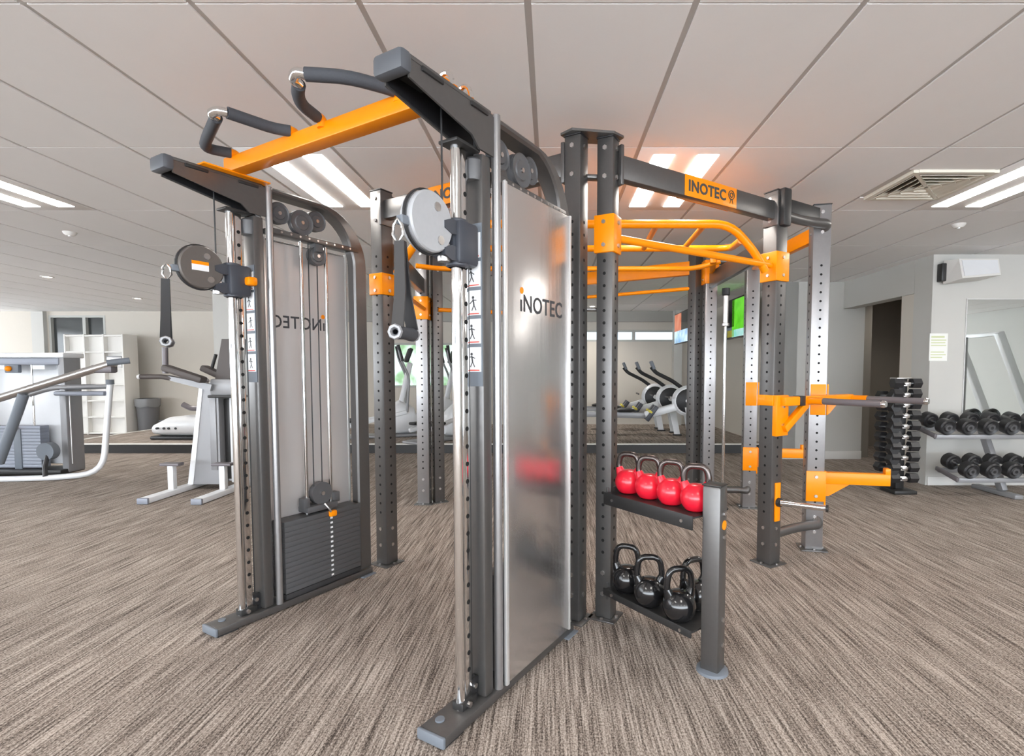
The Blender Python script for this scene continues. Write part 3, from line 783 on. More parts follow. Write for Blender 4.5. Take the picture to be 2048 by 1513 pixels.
    for i in range(5):
        zc = 1.765-i*0.105
        pl_ = MB().box((0.8415, 0, zc), (0.002, 0.080, 0.092), bev=0.0008).build('placard', 'white', co)
        ik = MB(); rr = random.Random(i)
        # small exercise pictogram: head, torso, arms, legs
        ox = (rr.random()-0.5)*0.012
        ik.cyl((0.8428, ox, zc+0.020), (0.8434, ox, zc+0.020), 0.0055, seg=8)
        ik.beam((0.843, ox, zc+0.014), (0.843, ox+0.004, zc-0.008), 0.006, 0.0005, 0, up=(1, 0, 0))
        for s in (-1, 1):
            ik.beam((0.843, ox, zc+0.010), (0.843, ox+s*0.016, zc+0.010-rr.random()*0.014), 0.0035, 0.0005, 0, up=(1, 0, 0))
            ik.beam((0.843, ox+0.004, zc-0.008), (0.843, ox+0.004+s*0.010, zc-0.028), 0.0035, 0.0005, 0, up=(1, 0, 0))
        ik.build('pictogram', 'ink', pl_)
        MB().box((0.8428, 0, zc-0.040), (0.001, 0.066, 0.004)).build('print_line', 'redink', pl_)
    # slim round frame tubes each side
    for s in (-1, 1):
        MB().cyl((0.755, s*0.050, 0.044), (0.755, s*0.050, 2.258), 0.0175, seg=16).build('frame_tube', 'silver', t)
    MB().box((0.46, 0, 2.045), (0.57, 0.075, 0.028), bev=0.003).build('crossbar', 'graphite', t)
    cb = MB()
    for k in range(9):
        cb.cyl((0.24+k*0.055, 0.041, 2.045), (0.24+k*0.055, -0.041, 2.045), 0.006, seg=6)
    cb.build('bolts', 'steel', t, kind='stuff')
    # shroud panel
    pn = MB().box((0.458, m*0.066, 1.035), (0.530, 0.006, 1.97), bev=0.001).build('shroud_panel', 'panel', t, label='silver shroud panel with INOTEC lettering')
    MB().box((0.458, m*0.0626, 1.035), (0.505, 0.0008, 1.95)).build('panel_glow_sheet', 'glow_sheet', pn)  # added pale sheet; the panel's translucent glow is put into its colour
    for xx, ww in ((0.722, 0.020), (0.196, 0.014)):
        MB().box((xx, m*0.066, 1.035), (ww, 0.016, 1.985), bev=0.004).build('panel_trim', 'alu', pn)
    # lettering printed through the translucent panel, read from outside
    n = Vector((0, m, 0)); ex = Vector((0, 0, 1)).cross(n)
    org = Vector((0.62 if m > 0 else 0.355, m*0.066, 1.545))
    R4 = Matrix.Translation(org) @ Matrix((ex, Vector((0, 0, 1)), n)).transposed().to_4x4()
    tx = MB(); text_mesh(tx, '\u0131NOTEC', 0.098, R4, 0.0042, 0.345 if m > 0 else 0.33, 0.0012)
    tx.build('lettering', 'ink', pn)
    dc = org+ex*0.010+Vector((0, 0, 0.082))
    MB().cyl(dc-n*0.0044, dc+n*0.0044, 0.013, seg=14).build('lettering_dot', 'orange', pn)
    # weight stack
    st = thing_part = MB().box((0.47, 0, 0.062), (0.50, 0.11, 0.030), bev=0.003).build('stack_base', 'rubber', t)
    for k in range(14):
        zc = 0.094+k*0.0285
        MB().box((0.47, 0, zc), (0.50, 0.110, 0.0278), bev=0.0015).build('weight_plate', 'stack', t)
    tk = MB()
    for k in range(14):
        for s in (-1, 1):
            tk.box((0.425, s*0.0553, 0.094+k*0.0285), (0.016, 0.0012, 0.011))
    tk.build('stack_numbers', 'white', t, kind='stuff')
    hd = MB().box((0.47, 0, 0.508), (0.20, 0.09, 0.035), bev=0.005).build('stack_head', 'pulley', t)
    MB().cyl((0.455, -0.02, 0.585), (0.455, 0.02, 0.585), 0.066, seg=28).build('stack_pulley', 'pulley', hd)
    MB().cyl((0.455, -0.028, 0.585), (0.455, 0.028, 0.585), 0.012, seg=8).build('axle', 'steel', hd)
    MB().box((0.56, -m*0.0, 0.545), (0.04, 0.05, 0.06), bev=0.004).build('bushing', 'pulley', hd)
    MB().box((0.36, -m*0.0, 0.545), (0.04, 0.05, 0.06), bev=0.004).build('bushing', 'pulley', hd)
    pin = MB().tube([(0.47, -m*0.055, 0.53), (0.455, -m*0.075, 0.50), (0.44, -m*0.074, 0.475)], 0.006, seg=8).build('selector_pin', 'steel', t)
    MB().box((0.425, -m*0.068, 0.465), (0.045, 0.03, 0.038), bev=0.010).build('pin_knob', 'orange', pin)
    for xx in (0.545, 0.385):
        MB().cyl((xx, 0, 0.07), (xx, 0, 2.03), 0.011, seg=12).build('guide_rod', 'chrome', t)
    # pulleys
    def pul(x, z, r, y0=0.0):
        o = MB().lathe([(0, 0.017), (r*0.55, 0.017), (r*0.62, 0.012), (r*0.88, 0.012), (r, 0.017), (r, 0.012), (r*0.93, 0.0), (r, -0.012), (r, -0.017), (r*0.88, -0.012), (r*0.62, -0.012), (r*0.55, -0.017), (0, -0.017)],
                       (x, y0, z), 28, Matrix.Rotation(PI/2, 3, 'X')).build('pulley', 'pulley', t)
        MB().cyl((x, y0-0.024, z), (x, y0+0.024, z), 0.010, seg=8).build('axle', 'steel', o)
    pul(0.675, 2.150, 0.058); pul(0.555, 2.125, 0.068, 0.020); pul(0.44, 2.165, 0.058, -0.01); pul(0.445, 1.965, 0.054)
    MB().box((0.445, 0, 2.01), (0.05, 0.06, 0.05), bev=0.004).build('pulley_yoke', 'pulley', t)
    for (xa, za), (xb, zb) in (((0.445, 0.65), (0.445, 1.91)), ((0.50, 0.60), (0.50, 2.10))):
        MB().cyl((xa, 0.004, za), (xb, 0.004, zb), 0.0032, seg=6).build('cable', 'black', t)
    MB().cyl((1.0, 0, 1.83), (1.0, 0, 2.20), 0.0035, seg=6).build('cable', 'black', t)
    MB().cyl((0.862, 0.0, 0.12), (0.862, 0.0, 1.68), 0.003, seg=6).build('cable', 'black', t)
    # sliding carriage with swivel pulley
    cg = MB().box((0.905, 0, 1.755), (0.11, 0.088, 0.155), bev=0.016).build('carriage', 'carriage', t)
    MB().lathe([(0.030, -0.085), (0.040, -0.08), (0.040, 0.08), (0.030, 0.085)], (0.925, 0, 1.755), 20).build('sleeve', 'carriage', cg)
    MB().box((0.865, -m*0.058, 1.755), (0.05, 0.045, 0.045), bev=0.012).build('pop_pin', 'orange' if m < 0 else 'carriage', cg)
    for zz in (1.80, 1.71):
        MB().prism([(0.945, zz-0.022), (0.985, zz-0.026), (1.02, zz-0.012), (1.02, zz+0.012), (0.985, zz+0.026), (0.945, zz+0.022)], 'y', -0.030, 0.030).build('swivel_lug', 'carriage', cg)
        MB().lathe([(0, -0.030), (0.022, -0.030), (0.024, 0), (0.022, 0.030), (0, 0.030)], (0.995, 0, zz), 16).build('roller', 'steel', cg)
    dr = 0.100
    ds = MB().lathe([(0, 0.026), (dr*0.95, 0.026), (dr, 0.020), (dr, 0.010), (dr*0.95, 0.0), (dr, -0.010), (dr, -0.020), (dr*0.95, -0.026), (0, -0.026)], (1.075, 0, 1.795), 36, Matrix.Rotation(PI/2, 3, 'X')).build('swivel_disc', disc_m, t)
    MB().lathe([(dr*1.02, 0.006), (dr*1.08, 0.004), (dr*1.08, -0.004), (dr*1.02, -0.006)], (1.075, 0, 1.795), 36, Matrix.Rotation(PI/2, 3, 'X')).build('disc_rim', 'black', ds)
    for (dx, dz) in ((0.0, 0.052), (-0.015, -0.055)):
        for s in (-1, 1):
            MB().cyl((1.075+dx-0.02, s*0.026, 1.795+dz), (1.075+dx-0.02, s*0.031, 1.795+dz), 0.015, seg=12).build('disc_bolt', 'steel', ds)
    if sticker:
        for s in (-1, 1):
            MB().box((1.085, s*0.0268, 1.812), (0.075, 0.001, 0.016)).build('sticker', 'orange', ds)
            MB().box((1.085, s*0.0268, 1.790), (0.075, 0.001, 0.028)).build('sticker', 'white', ds)
    MB().box((1.165, 0, 1.775), (0.07, 0.03, 0.030), bev=0.006).build('cable_stop', 'capgrey', t)
    return t
O_R = (0.125, 2.70, 0); O_L = (-1.137, 3.458, 0)
cable_machine(O_R, 'nearest cable machine with closed silver shroud facing the viewer', 1, 'plate_grey', False)
cable_machine(O_L, 'left cable machine with open weight stack and hanging strap handle', -1, 'plate_brown', True)
def ML(O, s, w, z): return Vector((O[0]-0.5*s+0.866*w, O[1]-0.866*s-0.5*w, z))

# orange pull-up bar bridging the two arms
A = ML(O_L, 0.93, 0.03, 2.300); B = ML(O_R, 0.91, -0.03, 2.300)
pb = thing('pull_up_bar', 'orange pull-up beam with foam grips bridging the two cable machines', 'pull-up bar', (A+B)/2)
off = (A+B)/2
MB().beam(A-off, B-off, 0.075, 0.07, 0.006).build('beam', 'orange', pb)
for X_, O in ((A, O_L), (B, O_R)):
    MB().box(X_-off-Vector((0, 0, 0.037)), (0.32, 0.135, 0.008), rz=u240, bev=0.002).build('mount_plate', 'orange', pb)
    b = MB()
    for k in (-0.10, 0.10): b.cyl(X_-off+Vector((-0.5*k, -0.866*k, -0.033)), X_-off+Vector((-0.5*k, -0.866*k, -0.022)), 0.013, seg=6)
    b.build('bolts', 'steel', pb, kind='stuff')
for k in (-0.03, 0.07):
    c = B-off+Vector((-0.5*k+0.866*0.03, -0.866*k-0.5*0.03, -0.03))
    MB().tube([c+Vector((0.866*math.cos(j*PI/8)*0.035, -0.5*math.cos(j*PI/8)*0.035, 0.05*math.sin(j*PI/8))) for j in range(9)], 0.009, seg=8).build('u_bolt', 'chrome', pb)
D = (B-A).normalized(); fwd = Vector((-0.5, -0.866, 0)); up = Vector((0, 0, 1))
def grip_loop(O, left, right, z):
    """left / right: plan points (forward, sideways) of the two foam arms, meeting at a chrome elbow"""
    def q(p): return ML(O, p[0], p[1], z)-off
    for p in (left[0], right[0]):
        c = q(p)+fwd*0.01; c.z = 0
        MB().tube([c+up*0.01, c+up*(z-off.z), q(p)+fwd*0.045], 0.021, seg=12, bend=0.03).build('socket', 'orange', pb)
    MB().tube([q(p) if i else q(p)+fwd*0.035 for i, p in enumerate(left)], 0.0235, seg=12, bend=0.07).build('foam_grip', 'foam', pb)
    MB().tube([q(p) if i else q(p)+fwd*0.035 for i, p in enumerate(right)], 0.0235, seg=12, bend=0.09).build('foam_grip', 'foam', pb)
    e0, e1 = q(left[-1]), q(right[-1])
    tip = (e0+e1)/2+fwd*0.03
    MB().tube([e0, tip-(e1-e0)*0.3, tip+(e1-e0)*0.3, e1], 0.018, seg=12, bend=0.03).build('chrome_elbow', 'chrome', pb)
grip_loop(O_L, [(0.93, 0.10), (1.06, 0.05), (1.10, 0.14), (1.195, 0.41)], [(0.93, 0.56), (1.02, 0.52), (1.195, 0.49)], 2.345)
grip_loop(O_R, [(0.93, -0.70), (1.06, -0.665), (1.12, -0.60), (1.155, -0.54)], [(0.92, -0.27), (0.99, -0.285), (1.10, -0.345), (1.185, -0.46)], 2.345)

# strap handles hanging from the carriages
def strap_handle(loc, rz, label, lean):
    t = thing('strap_handle', label, 'cable handle', loc, rz)
    c = MB()
    MB().tube([(0.0, 0, 0.0), (0.014, 0, -0.02), (0.016, 0, -0.05), (0, 0, -0.075), (-0.016, 0, -0.05), (-0.014, 0, -0.02)], 0.005, seg=8, closed=True).build('snap_hook', 'chrome', t)
    L_ = 0.27
    for s in (-1, 1):
        MB().loft([[(lean*0.06-0.012, s*0.004-0.006, -0.07), (lean*0.06+0.020, s*0.004-0.006, -0.07), (lean*0.06+0.020, s*0.004+0.006, -0.07), (lean*0.06-0.012, s*0.004+0.006, -0.07)],
                   [(lean*0.6*L_-0.014, s*0.02-0.004, -0.07-L_*0.6), (lean*0.6*L_+0.022, s*0.02-0.004, -0.07-L_*0.6), (lean*0.6*L_+0.022, s*0.02+0.004, -0.07-L_*0.6), (lean*0.6*L_-0.014, s*0.02+0.004, -0.07-L_*0.6)],
                   [(lean*L_-0.016, s*0.055-0.004, -0.07-L_), (lean*L_+0.022, s*0.055-0.004, -0.07-L_), (lean*L_+0.022, s*0.055+0.004, -0.07-L_), (lean*L_-0.016, s*0.055+0.004, -0.07-L_)]]).build('webbing_strap', 'black', t)
    x0 = lean*L_; z0 = -0.085-L_
    MB().lathe([(0.008, -0.065), (0.021, -0.065), (0.0225, -0.05), (0.0195, 0), (0.0225, 0.05), (0.021, 0.065), (0.008, 0.065)], (x0, 0, z0), 18, Matrix.Rotation(PI/2, 3, 'X')).build('grip', 'foam', t)
    for s in (-1, 1):
        MB().tube([(x0+0.018*math.cos(k*PI/4), s*0.066, z0+0.018*math.sin(k*PI/4)) for k in range(8)], 0.007, seg=6, closed=True).build('end_ring', 'machine_grey', t)
strap_handle(ML(O_R, 1.205, 0, 1.775), u240+1.95, 'black strap handle hanging from the pale grey disc of the nearest machine', 0.06)
strap_handle(ML(O_L, 1.215, 0, 1.79), u240-0.5, 'black strap handle hanging from the brown disc of the left machine', 0.03)

# ------------------------------------------------------------------ right side: dumbbells
def rot_to(v): return Vector(v).normalized().to_track_quat('Z', 'Y').to_matrix()
def round_dumbbell(L_, r):
    """axis along local y, centred at the handle"""
    R = rot_to((0, 1, 0))
    h = MB().cyl((0, -L_/2+0.02, 0), (0, L_/2-0.02, 0), 0.016, seg=10).mesh('handle'); h.materials.append(M['chrome'])
    hw = L_*0.31
    prof = [(0, -hw/2), (r*0.45, -hw/2), (r*0.55, -hw/2+0.010), (r*0.86, -hw/2), (r, -hw/2+0.014), (r, hw/2-0.014), (r*0.86, hw/2), (r*0.55, hw/2-0.010), (r*0.45, hw/2), (0, hw/2)]
    hd = MB().lathe(prof, (0, 0, 0), 24, R).mesh('head'); hd.materials.append(M['dbrubber'])
    rg = MB().lathe([(r*0.20, -0.0015), (r*0.42, -0.0015), (r*0.42, 0.0015), (r*0.20, 0.0015)], (0, 0, 0), 20, R).mesh('badge'); rg.materials.append(M['pulley'])
    return h, hd, rg, hw
db_h, db_hd, db_rg, db_hw = round_dumbbell(0.36, 0.082)
def put(name, me, parent, loc=(0, 0, 0), rz=0.0):
    o = bpy.data.objects.new(name, me); C.objects.link(o); o.parent = parent; o.location = loc; o.rotation_euler = (0, 0, rz); return o
def place_db(loc, tilt, label, group):
    t = thing('round_dumbbell', label, 'dumbbell', loc, 0, group); t.rotation_euler = (tilt, 0, 0)
    put('handle', db_h, t)
    for s in (-1, 1):
        hd = put('head', db_hd, t, (0, s*(0.18-db_hw/2), 0))
        put('badge', db_rg, hd, (0, s*(db_hw/2+0.001), 0))
rk = thing('dumbbell_rack', 'two-tier silver dumbbell rack in front of the wall mirror', 'dumbbell rack', (4.62, 5.55, 0))
RW = 1.75
for zt, x0, y0 in ((0.655, -0.62, 0.03), (0.215, -0.44, -0.06)):
    sh = MB()
    a = Vector((x0, y0-0.13, zt-0.035)); b_ = Vector((x0+RW, y0-0.13, zt-0.035))
    sh.beam(a, b_, 0.03, 0.05, 0.006)
    shf = sh.build('tray_rail', 'machine_grey', rk)
    MB().beam((x0, y0+0.13, zt+0.02), (x0+RW, y0+0.13, zt+0.02), 0.03, 0.05, 0.006).build('tray_rail', 'machine_grey', rk)
    MB().beam((x0, y0-0.15, zt-0.03), (x0, y0+0.16, zt+0.04), 0.03, 0.045, 0.008).build('tray_end', 'grip', rk)
for xx in (0.12, 0.95):
    MB().beam((xx, -0.30, 0.025), (xx, 0.26, 0.025), 0.09, 0.045, 0.008).build('foot', 'machine_grey', rk)
    MB().beam((xx, -0.10, 0.045), (xx, 0.22, 0.72), 0.06, 0.08, 0.008, up=(0, 1, 0)).build('upright', 'machine_grey', rk)
ords = ['first', 'second', 'third', 'fourth', 'fifth', 'sixth', 'seventh']
for i in range(6):
    x = 4.10+i*0.222
    place_db((x, 5.56, 0.753), 0.20, f'black round dumbbell on the upper rack tier, {ords[i]} from the left', 'dumbbells on the upper tier')
for i in range(5):
    x = 4.29+i*0.222
    place_db((x, 5.47, 0.313), 0.20, f'black round dumbbell on the lower rack tier, {ords[i]} from the left', 'dumbbells on the lower tier')

# dumbbell tower
TX, TY = 3.74, 5.62
tw = thing('dumbbell_tower', 'tall black dumbbell tower beside the brown doorway', 'dumbbell tower', (TX, TY, 0))
MB().box((0, -0.02, 0.02), (0.24, 0.26, 0.04), bev=0.008).build('base', 'dark', tw)
MB().box((0, 0, 0.63), (0.09, 0.09, 1.18), bev=0.008).build('column', 'dark', tw)
MB().box((0, 0, 1.228), (0.16, 0.12, 0.016), bev=0.004).build('top_plate', 'steel', tw)
def hex_head(r, L_):
    return [(r*math.cos(k*PI/3), r*math.sin(k*PI/3)) for k in range(6)]
th = MB().prism(hex_head(0.056, 0), 'x', -0.045, 0.045).mesh('head'); th.materials.append(M['dbrubber'])
tb = MB().cyl((-0.06, 0, 0), (0.06, 0, 0), 0.017, seg=10).mesh('handle'); tb.materials.append(M['chrome'])
def tower_db(loc, rz, label):
    t = thing('hex_dumbbell', label, 'dumbbell', loc, rz, 'small dumbbells on the tower')
    put('handle', tb, t)
    for s in (-1, 1): put('head', th, t, (s*0.098, 0, 0))
cr_ = MB()
TO = ['top', 'second', 'third', 'fourth', 'fifth', 'sixth', 'seventh', 'eighth', 'ninth', 'bottom']
for i in range(10):
    z = 1.165-i*0.112
    MB().box((0, -0.065, z-0.012), (0.07, 0.09, 0.016), bev=0.003).build('cradle', 'steel', tw)
    MB().box((0, -0.118, z+0.006), (0.06, 0.012, 0.030), bev=0.003).build('cradle_lip', 'steel', tw)
    tower_db((TX, TY-0.085, z+0.013), 0, f'small black dumbbell on the front of the tower, {TO[i]} place' if i in (0, 9) else f'small black dumbbell on the front of the tower, {TO[i]} from the top')
    if i < 9 and i != 0:
        MB().box((-0.075, 0.0, z-0.04), (0.10, 0.07, 0.016), bev=0.003).build('cradle', 'dark', tw)
        tower_db((TX-0.115, TY+0.02, z-0.015), PI/2, f'small black dumbbell on the left side of the tower, {TO[i]} row down')

# white machine frame that the mirror reflects
wf = thing('smith_machine', 'white slanted machine frame seen in the wall mirror', 'exercise machine', (8.2, 2.2, 0))
MB().beam((-0.75, 0, 1.95), (0.05, 0, 0.04), 0.09, 0.12, 0.01).build('slanted_rail', 'machine_white', wf)
MB().beam((-0.75, 0.9, 1.95), (0.05, 0.9, 0.04), 0.09, 0.12, 0.01).build('slanted_rail', 'machine_white', wf)
MB().beam((-0.72, 0, 1.93), (-0.72, 0.9, 1.93), 0.07, 0.07, 0.01).build('crossbar', 'machine_white', wf)
MB().beam((0.5, 0.0, 0.035), (-1.0, 0.0, 0.035), 0.08, 0.07, 0.01).build('foot_beam', 'machine_white', wf)
MB().beam((0.5, 0.9, 0.035), (-1.0, 0.9, 0.035), 0.08, 0.07, 0.01).build('foot_beam', 'machine_white', wf)
MB().beam((-0.95, 0.45, 0.07), (-0.95, 0.45, 1.9), 0.06, 0.06, 0.01).build('upright', 'machine_grey', wf)

# ------------------------------------------------------------------ left side machines
wm = thing('weight_machine', 'white and grey plate-loaded weight machine with slanted arm at the left edge', 'exercise machine', (-6.5, 6.5, 0))
MB().box((-0.18, 0.20, 0.80), (1.22, 0.05, 1.36), bev=0.01).build('back_shroud', 'machine_white', wm)
MB().box((0.445, 0.10, 0.78), (0.085, 0.24, 1.48), bev=0.02).build('side_column', 'machine_grey', wm)
MB().box((-0.78, 0.10, 0.78), (0.085, 0.24, 1.48), bev=0.02).build('side_column', 'machine_grey', wm)
MB().box((-0.17, 0.10, 1.50), (1.36, 0.30, 0.06), bev=0.015).build('top_cap', 'machine_white', wm)
MB().box((-0.17, 0.02, 1.425), (1.20, 0.10, 0.085), bev=0.01).build('top_band', 'machine_blue', wm)
for x in (-0.45, 0.05): MB().cyl((x, 0.02, 0.62), (x, 0.02, 1.4), 0.012, seg=10).build('guide_rod', 'chrome', wm)
for k in range(13):
    MB().box((-0.20, 0.03, 0.125+k*0.040), (0.72, 0.12, 0.039), bev=0.002).build('weight_plate', 'machine_blue', wm)
MB().box((-0.12, -0.035, 0.34), (0.09, 0.012, 0.50), bev=0.004).build('pin_guard', 'capgrey', wm)
MB().sphere((-0.13, -0.06, 0.60), 0.030).build('selector_knob', 'orange', wm)
MB().box((-0.14, -0.02, 1.335), (0.17, 0.05, 0.10), bev=0.01).build('adjuster_box', 'capgrey', wm)
MB().sphere((-0.16, -0.06, 1.335), 0.034).build('adjuster_knob', 'orange', wm)
for x in (-0.38, 0.12):
    MB().box((x, 0.10, 1.36), (0.18, 0.16, 0.07), bev=0.01).build('printed_label', 'white', wm)
MB().box((-0.2, 0.05, 0.062), (1.35, 0.34, 0.06), bev=0.01).build('base', 'dark', wm)
MB().tube([(-0.95, -0.62, 0.60), (0.30, -0.62, 1.0), (1.25, -0.60, 1.295), (1.58, -0.58, 1.395)], 0.045, seg=12).build('press_arm', 'steel', wm)
MB().box((1.45, -0.57, 1.33), (0.24, 0.10, 0.09), bev=0.02).build('arm_pad', 'grip', wm)
MB().cyl((1.56, -0.66, 1.395), (1.72, -0.54, 1.425), 0.035, seg=14).build('arm_grip', 'capgrey', wm)
MB().tube([(0.58, -0.62, 1.05), (0.48, -0.60, 0.85), (0.18, -0.55, 0.26)], 0.05, seg=12).build('lower_arm', 'capgrey', wm)
MB().tube([(-1.3, -0.55, 0.035), (0.55, -0.32, 0.035), (0.98, -0.10, 0.05), (1.03, 0.0, 1.14)], 0.034, seg=12, bend=0.24).build('floor_frame', 'machine_white', wm)
MB().tube([(1.03, 0.0, 1.12), (0.30, 0.0, 1.10), (0.12, -0.10, 1.02)], 0.033, seg=12, bend=0.1).build('cross_frame', 'machine_grey', wm)
MB().box((0.70, -0.02, 1.03), (0.62, 0.12, 0.055), bev=0.018).build('seat_pad', 'machine_blue', wm)
MB().cyl((1.03, 0.0, 1.14), (1.03, 0.0, 1.20), 0.042, seg=14).build('post_collar', 'capgrey', wm)
MB().cyl((0.42, -0.25, 0.34), (0.42, -0.16, 0.34), 0.105, seg=24).build('cam_wheel', 'capgrey', wm)
MB().tube([(0.42, -0.20, 0.34), (0.46, -0.30, 0.16), (0.50, -0.34, 0.06)], 0.025, seg=10).build('pedal_link', 'black', wm)
MB().cyl((0.52, 0.0, 0.15), (0.52, 0.0, 1.0), 0.008, seg=8).build('cable', 'steel', wm)

kt = thing('knee_raise_tower', 'silver knee raise tower with brown pads behind the left cable machine', 'exercise machine', (-3.7, 5.6, 0))
for x, y0, y1 in ((-0.30, -0.52, 0.60), (0.24, -0.54, 0.55)):
    fo = MB().beam((x, y0, 0.032), (x, y1, 0.032), 0.10, 0.055, 0.008).build('foot_beam', 'machine_white', kt)
    MB().box((x, y0-0.005, 0.032), (0.108, 0.03, 0.06), bev=0.008).build('end_cap', 'machine_blue', fo)
def frustum(x0, x1, X0, X1, y0, y1, z0, z1):
    return [[(x0, y0, z0), (x1, y0, z0), (x1, y1, z0), (x0, y1, z0)], [(X0, y0, z1), (X1, y0, z1), (X1, y1, z1), (X0, y1, z1)]]
MB().loft(frustum(-0.24, 0.06, -0.10, 0.06, 0.12, 0.34, 0.06, 1.14)).build('tower_body', 'machine_grey', kt)
MB().loft(frustum(-0.30, -0.24, -0.14, -0.10, 0.11, 0.35, 0.06, 1.12)).build('tower_edge', 'machine_white', kt)
MB().box((0.0, 0.112, 0.62), (0.07, 0.010, 0.80), bev=0.004).build('cover_groove', 'machine_grey', kt)
MB().box((0.22, 0.26, 0.54), (0.17, 0.16, 0.95), bev=0.015).build('rear_upright', 'machine_white', kt)
MB().box((0.10, 0.26, 0.55), (0.08, 0.10, 0.9), bev=0.01).build('inner_slot', 'dark', kt)
MB().cyl((0.24, 0.181, 0.42), (0.24, 0.172, 0.42), 0.022, seg=16).build('emblem', 'ink', kt)
MB().loft([[(-.47, .05, 1.26), (-.40, .05, 1.20), (-.40, .15, 1.20), (-.47, .15, 1.26)], [(.04, .05, 1.16), (.02, .05, 1.09), (.02, .15, 1.09), (.04, .15, 1.16)]]).build('support_arm', 'machine_grey', kt)
MB().beam((-.44, .02, 1.345), (-0.02, .02, 1.205), 0.12, 0.07, 0.02).build('forearm_pad', 'upholstery', kt)
MB().beam((-.20, .28, 1.345), (0.10, .28, 1.205), 0.12, 0.07, 0.02).build('forearm_pad', 'upholstery', kt)
MB().cyl((-.46, .06, 1.28), (-.455, .06, 1.56), 0.028, seg=12).build('hand_grip', 'grip', kt)
MB().tube([(-.12, .30, 1.30), (-.10, .30, 1.38), (-.05, .28, 1.49)], 0.018, seg=10).build('hand_grip', 'dark', kt)
lh = MB().tube([(-.38, .08, 1.22), (-.50, .05, 1.245), (-.70, .02, 1.245)], 0.026, seg=12).build('side_handle', 'upholstery', kt)
MB().lathe([(0, -.014), (.022, -.012), (.028, 0), (.022, .012), (0, .014)], (-.715, .02, 1.245), 14, rot_to((1, 0, 0))).build('end_plug', 'machine_white', lh)
MB().loft([[(-.02, .18, 1.14), (.26, .18, 1.14), (.26, .26, 1.14), (-.02, .26, 1.14)], [(.07, .20, 1.66), (.30, .20, 1.66), (.30, .28, 1.66), (.07, .28, 1.66)]]).build('back_pad', 'upholstery', kt)
MB().box((.16, .14, 1.13), (.34, .10, .18), bev=0.02).build('pad_bracket', 'machine_grey', kt)
MB().box((.16, .13, 1.03), (.36, .14, .03), bev=0.008).build('bracket_edge', 'dark', kt)
MB().cyl((0.02, .10, 1.14), (0.02, .36, 1.14), 0.055, seg=20).build('pivot', 'machine_white', kt)
for x in (-0.30, 0.24):
    MB().beam((x, -0.12, 0.06), (x, -0.12, 0.31), 0.06, 0.06, 0.006).build('step_post', 'machine_white', kt)
    MB().beam((x-0.10, -0.12, 0.325), (x+0.10, -0.12, 0.325), 0.09, 0.03, 0.006).build('foot_step', 'grip', kt)
MB().beam((-0.25, 0.3, 0.09), (0.22, 0.3, 0.09), 0.06, 0.05, 0.006).build('base_link', 'machine_white', kt)

# ball rack
br = thing('ball_rack', 'slim dark rack of coloured exercise balls behind the knee raise tower', 'ball rack', (-4.72, 7.45, 0))
for s in (-1, 1): MB().cyl((s*0.15, 0.14, 0), (s*0.15, 0.14, 1.1), 0.02, seg=10).build('upright', 'dark', br)
for i, z in enumerate((0.06, 0.32, 0.58, 0.84)): MB().tube([(-.15, .14, z), (-.15, -.10, z), (.15, -.10, z), (.15, .14, z)], 0.012, seg=8).build('ball_ring', 'dark', br)
for (z, c, lb) in ((0.18, 'red', 'small red exercise ball at the bottom of the rack'), (0.44, 'ballred', 'small red exercise ball in the second rack ring up'), (0.70, 'blue', 'small blue exercise ball on the rack'), (0.96, 'green', 'small green exercise ball at the top of the rack')):
    b_ = MB().sphere((0, 0, 0), 0.115).build('exercise_ball', c); b_.location = (-4.72, 7.46, z); tag(b_, lb, 'ball', 'coloured balls on the rack')
    MB().tube([(0.1155*math.cos(k*PI/12), 0.1155*math.sin(k*PI/12), 0) for k in range(24)], 0.003, seg=4, closed=True).build('seam', 'white', b_)

# cubby shelf, bin
cs = thing('cubby_shelf', 'tall white cubby shelf against the back wall at the left', 'shelf', (-9.36, 10.95, 0))
cw, chh, cd = 1.18, 2.06, 0.38
for i in range(4):
    MB().box((-cw/2+i*cw/3, 0, chh/2), (0.032, cd, chh), bev=0.003).build('upright_panel', 'cubby', cs)
for i in range(7):
    for k in range(3):
        MB().box((-cw/2+(k+0.5)*cw/3, 0, 0.03+i*(chh-0.06)/6), (cw/3-0.034, cd-0.01, 0.028), bev=0.003).build('shelf_board', 'cubby', cs)
MB().box((0, -cd/2+0.10, chh/2), (cw, 0.008, chh)).build('back_panel', 'cubby', cs)
bx = thing('storage_box', 'grey box in the right-hand cubby of the white shelf', 'box', (-9.36+cw/3, 10.81, 0.045+(chh-0.06)*4/6))
MB().box((0, 0, 0.11), (0.30, 0.07, 0.22), bev=0.01).build('box_body', 'alu', bx)
MB().box((0, 0, 0.225), (0.31, 0.08, 0.02), bev=0.006).build('lid', 'machine_grey', bx)
bn = thing('rubbish_bin', 'round grey rubbish bin with a liner beside the white shelf', 'bin', (-8.52, 11.05, 0))
MB().lathe([(0, 0.0), (0.165, 0.0), (0.17, 0.02), (0.205, 0.70), (0.212, 0.70), (0.212, 0.715), (0.195, 0.715), (0.165, 0.05), (0, 0.05)], seg=28).build('bucket', 'bin', bn)
rr = random.Random(3); prof = []
lg = MB()
ring = []
for k in range(28):
    a = 2*PI*k/28; d = 0.006*math.sin(5*a)+0.004*rr.random()
    ring.append((a, d))
secs = [[((0.214+d)*math.cos(a), (0.214+d)*math.sin(a), 0.56+d*2) for a, d in ring], [((0.222+d)*math.cos(a), (0.222+d)*math.sin(a), 0.66) for a, d in ring], [((0.220+d)*math.cos(a), (0.220+d)*math.sin(a), 0.73) for a, d in ring], [((0.20+d)*math.cos(a), (0.20+d)*math.sin(a), 0.735) for a, d in ring]]
